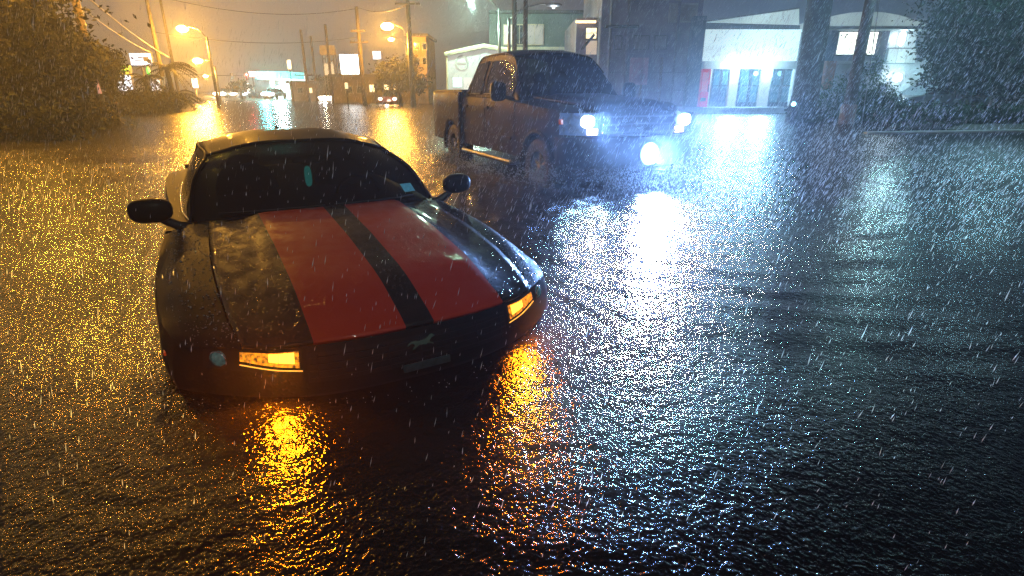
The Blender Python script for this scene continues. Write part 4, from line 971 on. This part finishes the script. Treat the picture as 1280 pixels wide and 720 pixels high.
# ---- mauve building right of the truck
t = empty('mauve_building', 'tall mauve building with downpipes and a warm lit window behind the truck hood', 'building', (0, 0, 0))
MV = mat('mauve_stucco', (.20, .17, .20), .8, noise=(.5, .35), bump=(5, .5, .03), dirt=((.10, .09, .12), .7, .45, .7))
rect_px(751, -60, 876, 133, 31.5, 8, 'wall', MV, t)
rect_px(719, 22, 751, 133, 32.2, 7, 'porch_wall', MV, t)
a = MB(); q0, q1 = at(748, 27, 31.9), at(776, -20, 31.9); a.tube([tuple(q0), tuple(q1)], .09, 6); a.build('eave_board', mat('grey_board', (.35, .34, .36), .6, noise=(3, .2)), t)
LW = emis('warm_strip', (1, .68, .3), 3)
rect_px(720, 25.5, 745, 28.5, 31.9, .15, 'light_strip', LW, t)
f = rect_px(731.5, 33.5, 746.8, 49.5, 32.0, .2, 'window', M['wood_dark'], t); rect_px(733, 35, 745.5, 48, 31.95, .06, 'pane', WIN_Y, f); rect_px(733, 41, 745.5, 41.6, 31.9, .04, 'glazing_bar', M['wood_dark'], f)
rect_px(733, 51, 746, 68, 32.05, .12, 'amber_panel', emis('amber_wall_painted_glow', (1, .72, .45), .5), t)  # warm light on this wall panel is painted as emission
a = MB(); a.bar(at(727, 62, 31.7), at(743, 43, 31.7), .07, n=6); a.build('stair_rail', M['dark_trim'], t)
rect_px(746.8, 27, 750.5, 133, 31.7, .25, 'corner_post', mat('grey_post', (.4, .4, .46), .6, noise=(3, .2)), t)
for px in (758, 779, 838): a = MB(); p, q = at(px, -60, 31.35), at(px, 130, 31.35); a.bar((q.x, q.y, 0), (q.x, q.y, p.z), .07, n=8); a.build('downpipe', mat('downpipe_grey', (.13, .12, .14), .6, noise=(3, .2)), t)
f = rect_px(757, 31, 800, 34, 31.1, .5, 'canopy_ledge', M['dark_trim'], t)
f = rect_px(836, 4, 872, 28, 31.4, .2, 'window', mat('tan_frame', (.32, .28, .24), .7, noise=(2, .3)), t); rect_px(838, 6, 870, 26, 31.35, .06, 'pane', mat('curtained_pane', (.25, .21, .17), .4, noise=(1.5, .4)), f)
f = rect_px(785, 70, 812, 108, 31.4, .15, 'window', MV, t); rect_px(787, 72, 810, 106, 31.35, .06, 'pane', mat('rose_pane', (.35, .16, .18), .4, noise=(1.5, .4)), f)
for (x0, y0, x1, y1) in ((768, 44, 778, 62), (792, 44, 812, 62), (818, 44, 834, 62)):
    f = rect_px(x0, y0, x1, y1, 31.4, .15, 'window', mat('dark_sash', (.06, .055, .06), .6, noise=(2, .3)), t)
    for k in range(2): rect_px(x0+1+k*(x1-x0-2)/2+.3, y0+1.2, x0+1+(k+1)*(x1-x0-2)/2-.3, y1-1.2, 31.35, .05, 'pane', mat('dim_curtain', (.16, .14, .15), .5, noise=(3, .4)), f)
for yy in (-20, 40, 66, 90, 112): rect_px(751.5, yy, 861, yy+1.3, 31.43, .09, 'string_course', mat('grey_band', (.16, .15, .17), .8, noise=(2, .3)), t)
for xx in (800, 824): rect_px(xx, 72, xx+3, 133, 31.35, .14, 'timber_post', mat('brown_timber', (.13, .08, .06), .8, noise=(3, .4)), t)
tag(rect_px(862, 20, 877.5, 133.5, 30.9, .5, 'concrete_pillar', mat('blue_grey_render', (.10, .15, .18), .8, noise=(1, .3), bump=(6, .4, .02))), 'blue grey pillar between the mauve building and the red vending machine', 'pillar')

# ---- entrance pavilion
PY = 33.0; zpl = at(900, 133.2, PY).z
t = empty('entrance_pavilion', 'bright white entrance pavilion with glazed double doors and two pilaster lamps', 'building', (0, 0, 0))
FASC = emis('fascia_painted_glow', (.66, .88, .90), .95, .35); FASC2 = emis('gable_painted_glow', (.60, .82, .80), .62, .35); WP = mat('white_plaster', (.75, .78, .78), .6, noise=(1, .08), bump=(20, .2, .004))  # fascia and gable brightness is painted in as emission; no light box behind them
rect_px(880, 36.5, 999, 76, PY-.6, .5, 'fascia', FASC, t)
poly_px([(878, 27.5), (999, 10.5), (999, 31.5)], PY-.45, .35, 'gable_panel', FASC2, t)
poly_px([(877, 26.5), (1000, 9), (1000, 10.5), (877, 28)], PY-.75, 4, 'gable_cap', mat('gable_cap', (.2, .22, .22), .6, noise=(2, .2)), t)
poly_px([(878, 28), (1000, 31.5), (1000, 36.5), (878, 36.5)], PY-.66, .6, 'cornice', mat('grey_cornice', (.16, .2, .2), .6, noise=(2, .2)), t)
rect_px(880, 76, 1002, 86, PY-.3, .4, 'header', mat('grey_header', (.35, .42, .43), .6, noise=(2, .15)), t)
for x0, x1 in ((876, 888), (911, 922), (950.5, 962), (990, 1002)): rect_px(x0, 86, x1, 133.2, PY-.28, .36, 'pilaster', WP, t)
rect_px(868, 60, 1003, 133.2, PY+3.4, .2, 'back_wall', mat('lobby_wall', (.30, .36, .38), .7, noise=(1, .2)), t)
frm = mat('door_frame', (.02, .03, .05), .35, metal=.4, noise=(4, .2))
pane_m = tinted_glass('lobby_glass', (.6, .85, .95), keep=.75, wet=False)
def glazed(x0, x1, nm, door=False):
    f = MB()
    l, r = at(x0, 110, PY).x, at(x1, 110, PY).x; z1 = at(900, 86.5, PY).z; z0 = zpl; w = .07
    for c, d in (((l+w/2, PY, (z0+z1)/2), (w, .1, z1-z0)), ((r-w/2, PY, (z0+z1)/2), (w, .1, z1-z0)), (((l+r)/2, PY, z1-w/2), (r-l-2*w-.002, .1, w)), (((l+r)/2, PY, z0+.12), (r-l-2*w-.002, .1, .24)), (((l+r)/2, PY, z0+1.12), (r-l-2*w-.002, .08, .07))): f.box(c, d)
    F = f.build(nm, frm, t)
    q = MB(); q.box(((l+r)/2, PY+.01, (z0+z1)/2), (r-l-2*w-.01, .012, z1-z0-.1)); q.build('pane', pane_m, F)
    if door:
        h = MB(); hx = r-w-.05 if door > 0 else l+w+.05; h.bar((hx, PY-.1, z0+.85), (hx, PY-.1, z0+1.35), .02, n=8); h.build('handle', M['chrome'], F)
for a0, a1, nm, d in ((889, 899.5, 'side_light', 0), (900, 910.5, 'side_light', 0), (922.5, 936, 'door', 1), (936.3, 950, 'door', -1), (962.5, 975.5, 'side_light', 0), (976, 989.5, 'side_light', 0)): glazed(a0, a1, nm, d)
rect_px(889, 110, 910, 133, PY+2.2, .5, 'counter', mat('dark_counter', (.03, .06, .09), .5, noise=(2, .3)), t)
for px in (903, 945, 975):
    q = at(px, 92, PY+2.5); a = MB(); a.blob(q, (.14, .14, .14), 12, 8); a.build('lobby_lamp', emis('lobby_lamp', (.7, .95, 1), 12 if px == 945 else 3), t, True)
lamp('lobby_light', (at(935, 90, PY+1.7).x, PY+1.7, 2.2), (.5, .8, 1), 500, .3)
for px in (916.5, 956.5):
    q = at(px, 79, PY-.55); a = MB(); a.blob(q, (.20, .14, .12), 14, 8); o = a.build('pilaster_lamp', emis('pilaster_lamp_lit', (.9, 1, 1), 28), t, True)
    lamp('pilaster_light', (q.x, PY-.85, q.z-.1), (.34, .72, .98), 2600, .18, None, 120, (0, -1, -.75), .5); lamp('pilaster_wash', (q.x, PY-.85, q.z-.1), (.72, .93, 1), 110, .12)
a = MB(); l, r = at(868, 133, PY).x, at(1036, 133, PY).x; a.box(((l+r)/2, PY+1, (zpl-.45)/2), (r-l, 5.2, zpl+.45)); a.build('porch_slab', mat('wet_concrete', (.35, .36, .36), .25, noise=(1.5, .25), bump=(12, .3, .01)), t)
# vending machine
c = at(881.5, 110, PY-.9); hV = at(881, 86, PY-.9).z-zpl
t = empty('vending_machine', 'red vending machine at the left side of the glazed entrance', 'vending machine', (c.x, PY-.9, zpl))
a = MB(); a.box((0, .3, hV/2), (.46, .6, hV)); a.build('cabinet', mat('red_cabinet', (.65, .03, .07), .35, coat=.6, noise=(2, .1), emit=(.8, .03, .10), es=.25), t, bevel=.03)
a = MB(); a.box((-.05, -.01, hV*.66), (.30, .03, hV*.5)); a.build('front_panel', emis('red_panel_lit', (1, .08, .16), .35, 3), t)
a = MB(); a.box((.17, -.015, hV*.5), (.06, .02, .4)); a.build('coin_panel', M['black_plastic'], t)
a = MB(); a.box((-.05, -.015, hV*.2), (.28, .02, .18)); a.build('delivery_flap', M['black_plastic'], t)

# ---- right hand building with curved canopy
BY = 36.0
t = empty('canopied_building', 'pale building with a curved white roof and lit upper windows at right', 'building', (0, 0, 0))
LW_ = mat('lilac_wall', (.34, .34, .40), .7, noise=(.8, .2), bump=(6, .3, .02))
rect_px(1024, 32, 1185, 126, BY, 7, 'wall', LW_, t)
arc = [(1031, 32.5), (1031, 24), (1045, 19), (1062, 16), (1085, 14.5), (1105, 15.5), (1125, 19), (1145, 25.5), (1165, 32.5)]
poly_px(arc, BY-1.0, 3.5, 'curved_roof', emis('roof_painted_glow', (.48, .64, .62), .50, .4), t)  # roof's brightness is painted as emission; no floodlight shines on it
poly_px([(1019, 32.5), (1190, 32.5), (1190, 37), (1019, 36)], BY-1.3, 1.2, 'eave', mat('grey_eave', (.22, .25, .27), .6, noise=(2, .2)), t)
rect_px(1014.5, 36, 1022.5, 123, BY-1.2, .35, 'corner_column', mat('pale_column', (.55, .60, .58), .6, noise=(1, .1)), t)
rect_px(1034, 36, 1045, 76, BY-.5, .4, 'dark_column', mat('dark_column', (.04, .06, .10), .6, noise=(1, .2)), t)
rect_px(1031, 76, 1043, 112, BY-.5, .4, 'brick_base', mat('brick_red', (.26, .09, .06), .8, noise=(3, .3)), t)
rect_px(1098, 36, 1107.5, 92, BY-.5, .4, 'dark_column', mat('dark_column_b', (.05, .06, .11), .6, noise=(1, .2)), t)
rect_px(1024, 39, 1032, 47, BY-.15, .12, 'window', emis('amber_small_window', (1, .6, .3), .6), t); rect_px(1023, 50, 1031, 70, BY-.15, .12, 'window', emis('blue_small_window', (.45, .6, .8), .5), t)
f = rect_px(1046, 38, 1097.5, 70, BY-.2, .18, 'window', frm, t)
for x0, x1 in ((1048, 1063.5), (1064.5, 1080), (1081, 1095.5)):
    rect_px(x0, 40, x1, 68, BY-.25, .06, 'pane', emis('cream_lit_pane', (.93, 1, .86), 1.9, .8), f)
for (x, y) in ((1051, 43), (1056, 45), (1058.5, 42), (1091, 50), (1086, 64)): rect_px(x, y, x+1.6, y+2.4, BY-.28, .02, 'decal', mat('window_decal', (.15, .2, .2), .6, noise=(3, .1)), f)
f = rect_px(1108.5, 37, 1147, 80, BY-.2, .18, 'window', mat('blue_frame', (.12, .17, .22), .5, noise=(2, .1)), t)
for x0, x1, y0, y1 in ((1110, 1121, 39, 59.5), (1122, 1133, 39, 59.5), (1134, 1145.5, 39, 59.5), (1110, 1121, 61, 78.5), (1122, 1133, 61, 78.5), (1134, 1145.5, 61, 78.5)):
    rect_px(x0, y0, x1, y1, BY-.25, .06, 'pane', emis('blue_lit_pane', (.40, .62, .72), .55 if x0 != 1122 else .75, .8), f)
q = at(1127.5, 48, BY-.55); a = MB(); a.blob(q, (.18, .14, .42), 12, 10); a.build('wall_light', emis('wall_light_lit', (.85, 1, 1), 10), t, True)
lamp('upper_wall_light', (q.x, BY-1.0, q.z), (.75, .95, 1), 60, .2)
q = at(1122, 97, BY-.6); a = MB(); a.blob(q, (.24, .2, .24), 14, 10); a.build('globe_light', emis('globe_lit', (.75, 1, .95), 30), t, True)
lamp('globe_light', (q.x, BY-1.1, q.z), (.6, 1, .9), 160, .2); lamp('globe_beam', (q.x, BY-1.1, q.z), (.36, .78, .9), 3200, .2, None, 120, (0, -1, -.6), .5)
rect_px(1044, 76, 1098, 79, BY-.45, .4, 'sill_band', mat('pale_band', (.45, .45, .5), .6, noise=(2, .1)), t)
f = rect_px(1062, 88, 1082, 122, BY-.15, .12, 'door', mat('grey_door', (.12, .11, .14), .5, noise=(2, .1)), t)

# ---- big trunk, right pole, bollard lamp
TYY = 23.5; c = at(1000, 150, TYY); zb = -.45
t = empty('large_tree', 'massive dark trunk standing in the water before the pavilion', 'tree', (c.x, TYY, zb))
a = MB(); a.tube([(-.0, 0, 0), (0, 0, .5), (.05, 0, 1.5), (0, 0, 4), (-.05, .1, 7), (.1, .1, 10)], [.78, .58, .50, .46, .42, .36], 20); a.build('trunk', M['bark'], t, True)
a = MB(); leaves(a, [(np.array((-.5, 0, 10.5)), (3, 2.5, 1.5)), (np.array((2.5, 0, 9.8)), (2, 2, 1.2))], 4500, .12); a.build('crown', M['leaf_dark'], t)
cB = MB(); 
t2 = empty('shrub', 'dark shrub wrapped round the foot of the massive trunk', 'shrub', (c.x-.2, TYY-.7, -.3), 0, 'shrubs by the right buildings')
s = MB(); s.tube([(0, 0, 0), (.1, 0, .5), (.2, 0, .9)], [.04, .03, .01], 5); s.build('stem', M['bark'], t2)
s = MB(); leaves(s, [(np.array((0, 0, .65)), (.62, .5, .55)), (np.array((.3, .1, .35)), (.7, .5, .4))], 2600, .06); s.build('foliage', M['leaf_dark'], t2)
q = at(992, 130, TYY-1.4); t = empty('bollard_light', 'small teal glowing bollard light before the massive trunk', 'lamp', (q.x, q.y, -.45))
a = MB(); a.bar((0, 0, 0), (0, 0, q.z+.37), .06, n=10); a.build('post', M['dark_trim'], t); a = MB(); a.blob((0, 0, q.z+.45), (.085, .085, .085), 12, 8); a.build('globe', emis('teal_globe', (.35, .85, 1), 7), t, True)
p = utility_pole(1062, 21.5, -60, .20, 'thick dark utility pole in front of the right building', m='wood_dark')
a = MB(); a.lathe((0, 0, .45), [(.24, -.3), (.27, 0), (.27, .75), (.23, .8)], 'Z', 12); a.build('pole_collar', mat('brown_collar', (.16, .09, .07), .7, noise=(4, .3), bump=(10, .5, .01)), p, True)
a = MB(); b0 = at(1066, 150, 21.4); a.bar((b0.x+.38-p.location.x, -.1, .3), (.1, -.1, 7), .015, n=6); a.build('conduit', M['steel'], p)

# ---- shrubs, hedge, tree at right
for (px, py, Y, rx, rz, lb) in ((1045, 125, 25, 1.0, .95, 'shrub left of the thick utility pole'), (1090, 112, 25.5, .95, 1.05, 'tall round shrub right of the thick utility pole'), (1105, 135, 23.5, .9, .55, 'low shrub at the left end of the hedge')):
    c = at(px, py, Y); b = (c.x, Y, -.1); t = empty('shrub', lb, 'shrub', b, 0, 'shrubs by the right buildings'); k = np.array(c)-np.array(b)
    s = MB(); [s.tube([(0, 0, 0), (dx*.5, 0, .4), (dx, .1, 1.0)], [.04, .025, .01], 5) for dx in (-.4, -.1, .3)]; s.build('stem', M['bark'], t)
    s = MB(); leaves(s, [(k, (rx, rx*.7, rz)), (k+np.array([.5*rx, 0, -.5*rz]), (rx*.8, rx*.6, rz*.6)), (k+np.array([-.5*rx, 0, -.5*rz]), (rx*.8, rx*.6, rz*.6)), (np.array([k[0], k[1], k[2]*.35]), (rx, rx*.6, rz*.5))], 5200, .06); s.build('foliage', M['leaf_green'], t)
h0, h1 = at(1112, 145, 19.5), at(1420, 140, 18.0)
t = empty('hedge', 'long low clipped hedge running to the right edge', 'hedge', (h0.x, 19.5, .1))
s = MB(); cl = []
for k in range(16):
    f = k/15; p = h0.lerp(h1, f)-t.location; cl.append((np.array((p.x, p.y, .34)), (.55, .55, .36))); 
leaves(s, cl, 15000, .055); s.build('foliage', M['leaf_green'], t)
for c_ in cl: s = MB(); s.bar((c_[0][0], c_[0][1], -.15), (c_[0][0], c_[0][1], .4), .03, n=5); s.build('stem', M['bark'], t)
B = at(1250, 140, 23)
tree('evergreen_tree', 'wide dark evergreen tree covering the right end of the pale building', (B.x, 23, .1), 6.5, [clump(1215, 20, 23, 1.9, 1.4), clump(1260, 60, 23, 2.0, 1.4), clump(1200, 75, 23, 1.3, .9), clump(1240, 102, 22.5, 2.0, .8), clump(1190, 100, 23, 1.0, .45), clump(1280, 0, 23, 2.4, 1.6), clump(1290, 95, 22, 2.0, 1.0), clump(1180, 40, 23.5, 1.1, .9), clump(1172, 85, 23, .7, .3), clump(1166, 68, 23.2, .5, .25)], M['leaf_dark'], 19000, .085, .24)
# kerb at the verge
k0, k1 = on_water(1112, 166), on_water(1300, 163.5)
a = MB(); d = (k1-k0); a.box(((k0.x+k1.x)/2+2, (k0.y+k1.y)/2+.1, -.15), (d.length+6, .18, .42), rz=math.atan2(d.y, d.x)); tag(a.build('kerb', mat('wet_kerb', (.35, .38, .36), .35, noise=(2, .3), bump=(14, .4, .01)), bevel=.03), kind='structure')
# parked white car behind the hedge
c = at(1146, 116, 27); t = empty('parked_car', 'white parked car half hidden behind the hedge under the globe light', 'car', (c.x, 27, .05), math.radians(4))
wm = mat('car_white_paint', (.62, .72, .72), .3, coat=1, noise=(3, .1))
prof = [(-1.25, .35), (-1.28, .62), (-1.15, .80), (-.35, .93), (.30, 1.36), (1.4, 1.42), (2.2, 1.02), (2.9, .96), (3.0, .4)]
b = MB(); b.prism(prof, -.85, .85, Matrix(((1, 0, 0, 0), (0, 0, 1, 0), (0, 1, 0, 0), (0, 0, 0, 1)))); b.build('body', wm, t, bevel=.07)
b = MB(); b.prism([(-.18, .97), (.34, 1.30), (.95, 1.34), (.95, .97)], -.875, -.86, Matrix(((1, 0, 0, 0), (0, 0, 1, 0), (0, 1, 0, 0), (0, 0, 0, 1)))); b.build('side_window', WIN_D, t)
b = MB(); b.prism([(1.02, .97), (1.02, 1.34), (1.40, 1.36), (1.95, 1.02)], -.875, -.86, Matrix(((1, 0, 0, 0), (0, 0, 1, 0), (0, 1, 0, 0), (0, 0, 0, 1)))); b.build('side_window', WIN_D, t)
for xx in (-.55, 2.2): b = MB(); b.lathe((xx, -.80, .32), [(.001, -.1), (.2, -.1), (.32, -.08), (.32, .08), (.001, .1)], 'Y', 18); b.build('wheel', M['tyre'], t, True)
b = MB(); b.blob((-1.2, -.68, .72), (.08, .16, .07), 12, 8); b.build('headlight', emis('parked_headlamp', (.8, 1, 1), 1.5), t, True)

# ================================================================== rain, spray, haze
rain_m = mat('rain_drop', (.8, .82, .85), .2, spec=.8, noise=(1, .1))
rb = rain_m.node_tree.nodes['Principled BSDF']; rb.inputs['Alpha'].default_value = .7
def drops(n, sampler, Lr, Rr, slant, name, label=None):
    V = np.empty((n*5, 3)); D = np.array(slant, float)
    P = np.array([sampler() for _ in range(n)]); L = rng.uniform(*Lr, size=n); R = rng.uniform(*Rr, size=n)
    d = D[None]+rng.normal(size=(n, 3))*.07; d /= np.linalg.norm(d, axis=1)[:, None]
    u = np.cross(d, [0.3, 1, 0.1]); u /= np.linalg.norm(u, axis=1)[:, None]; w = np.cross(d, u)
    V[0::5] = P - d*L[:, None]/2; V[4::5] = P + d*L[:, None]/2
    for k in range(3):
        a = 2*PI*k/3; V[k+1::5] = P + d*L[:, None]*.15 + (u*math.cos(a)+w*math.sin(a))*R[:, None]
    base = np.array([(0, 1, 2), (0, 2, 3), (0, 3, 1), (4, 2, 1), (4, 3, 2), (4, 1, 3)]); F = (base[None]+5*np.arange(n)[:, None, None]).reshape(-1, 3)
    me = bpy.data.meshes.new(name); me.vertices.add(len(V)); me.vertices.foreach_set('co', V.ravel())
    me.loops.add(len(F)*3); me.loops.foreach_set('vertex_index', F.ravel().astype(np.int32)); me.polygons.add(len(F))
    me.polygons.foreach_set('loop_start', np.arange(0, len(F)*3, 3, dtype=np.int32)); me.update(calc_edges=True); me.validate()
    me.polygons.foreach_set('use_smooth', [True]*len(F))
    me.materials.append(rain_m); o = bpy.data.objects.new(name, me); COL.objects.link(o); tag(o, kind='stuff'); return o
def s_near():
    y = rng.uniform(.9, 5); return (rng.uniform(-1.1, 1.1)*y, y, rng.uniform(.02, 2.6))
def s_mid():
    y = rng.uniform(4, 18); return (rng.uniform(-1.05, 1.05)*y, y, rng.uniform(.02, 1.2+y*.25))
def s_truck(): 
    y = rng.uniform(4.2, 8.5); return (rng.normal(3.2, 1.6), y, abs(rng.normal(0, 1.1))+.03)
drops(8000, s_near, (.008, .030), (.0004, .0011), (-.22, 0, -1), 'rain')
drops(30000, s_mid, (.03, .08), (.0011, .0021), (-.42, 0, -1), 'rain')
drops(12000, s_truck, (.025, .07), (.0011, .0024), (-.5, 0, -1), 'rain')
# splashes: beads thrown up round the truck's wheels and bow
hv = Vector((math.cos(TYAW), math.sin(TYAW), 0)); lv = Vector((-hv.y, hv.x, 0)); TO = Vector((TX, TY, 0))
sp_ = MB()
for (xb, yb, sp_r, hh, n) in ((-.7, -1.12, .30, .42, 800), (-4.4, -1.15, .35, .3, 500), (.1, 0, .8, .22, 1500), (-2.6, -1.25, 1.0, .06, 900), (-.2, 1.0, .6, .4, 700)):
    for k in range(n):
        p = TO + hv*(xb+rng.normal()*sp_r) + lv*(yb+rng.normal()*.16*(2 if xb > 0 else 1)); z = abs(rng.normal())*hh*.5
        e = rng.uniform(.002, .008); sp_.blob((p.x, p.y, z), (e, e, e*1.5), 5, 3)
chv = Vector((math.cos(CYAW), math.sin(CYAW), 0)); clv = Vector((-chv.y, chv.x, 0)); CO = Vector((CX, CY, 0))
for k in range(500):     # drops and froth where the car's skin meets the flood
    i = random.randrange(len(FULL)); w_ = 1.03+abs(random.gauss(0, .03)); e = random.uniform(.0008, .0022)
    p = CO + chv*((FULL[i, 0]+2.4)*w_-2.4+.03) + clv*(FULL[i, 1]*w_); sp_.blob((p.x, p.y, abs(random.gauss(0, .012))), (e, e, e), 5, 3)
tag(sp_.build('splash', rain_m, smooth=True), kind='stuff')
# wind blown spray lit by the truck's lamps: a low soft plume round its nose
def plume(c, r, rz, dens, col):
    b = MB(); b.blob((0, 0, 0), r, 24, 14); o = b.build('spray_mist', mat('spray_surface', (1, 1, 1)), smooth=True); o.location = c; o.rotation_euler = (0, 0, rz)
    m = o.data.materials[0]; m.name = 'spray_mist'; t = m.node_tree; t.nodes.clear(); q = N(t, 'ShaderNodeOutputMaterial'); v = N(t, 'ShaderNodeVolumePrincipled')
    v.inputs['Color'].default_value = (*col, 1); v.inputs['Density'].default_value = dens; v.inputs['Anisotropy'].default_value = .3
    t.links.new(v.outputs[0], q.inputs['Volume']); tag(o, kind='stuff')
plume((2.2, 6.75, .75), (1.35, 1.0, 1.2),   .1, .020, (.75, .88, 1))
plume((2.3, 8.6, 1.5), (1.0, 1.3, 1.4), -.4, .024, (.75, .88, 1))
# haze
hz = MB(); hz.box((0, 180, 9.0), (1000, 560, 20.6)); ho = hz.build('haze', mat('haze_surface', (1, 1, 1)))
hm = ho.data.materials[0]; t = hm.node_tree; t.nodes.clear(); o_ = N(t, 'ShaderNodeOutputMaterial'); pv = N(t, 'ShaderNodeVolumePrincipled')
pv.inputs['Color'].default_value = (.92, .95, 1, 1); pv.inputs['Density'].default_value = .0034; pv.inputs['Anisotropy'].default_value = .68
t.links.new(pv.outputs[0], o_.inputs['Volume']); tag(ho, kind='stuff'); hm.name = 'haze_air'
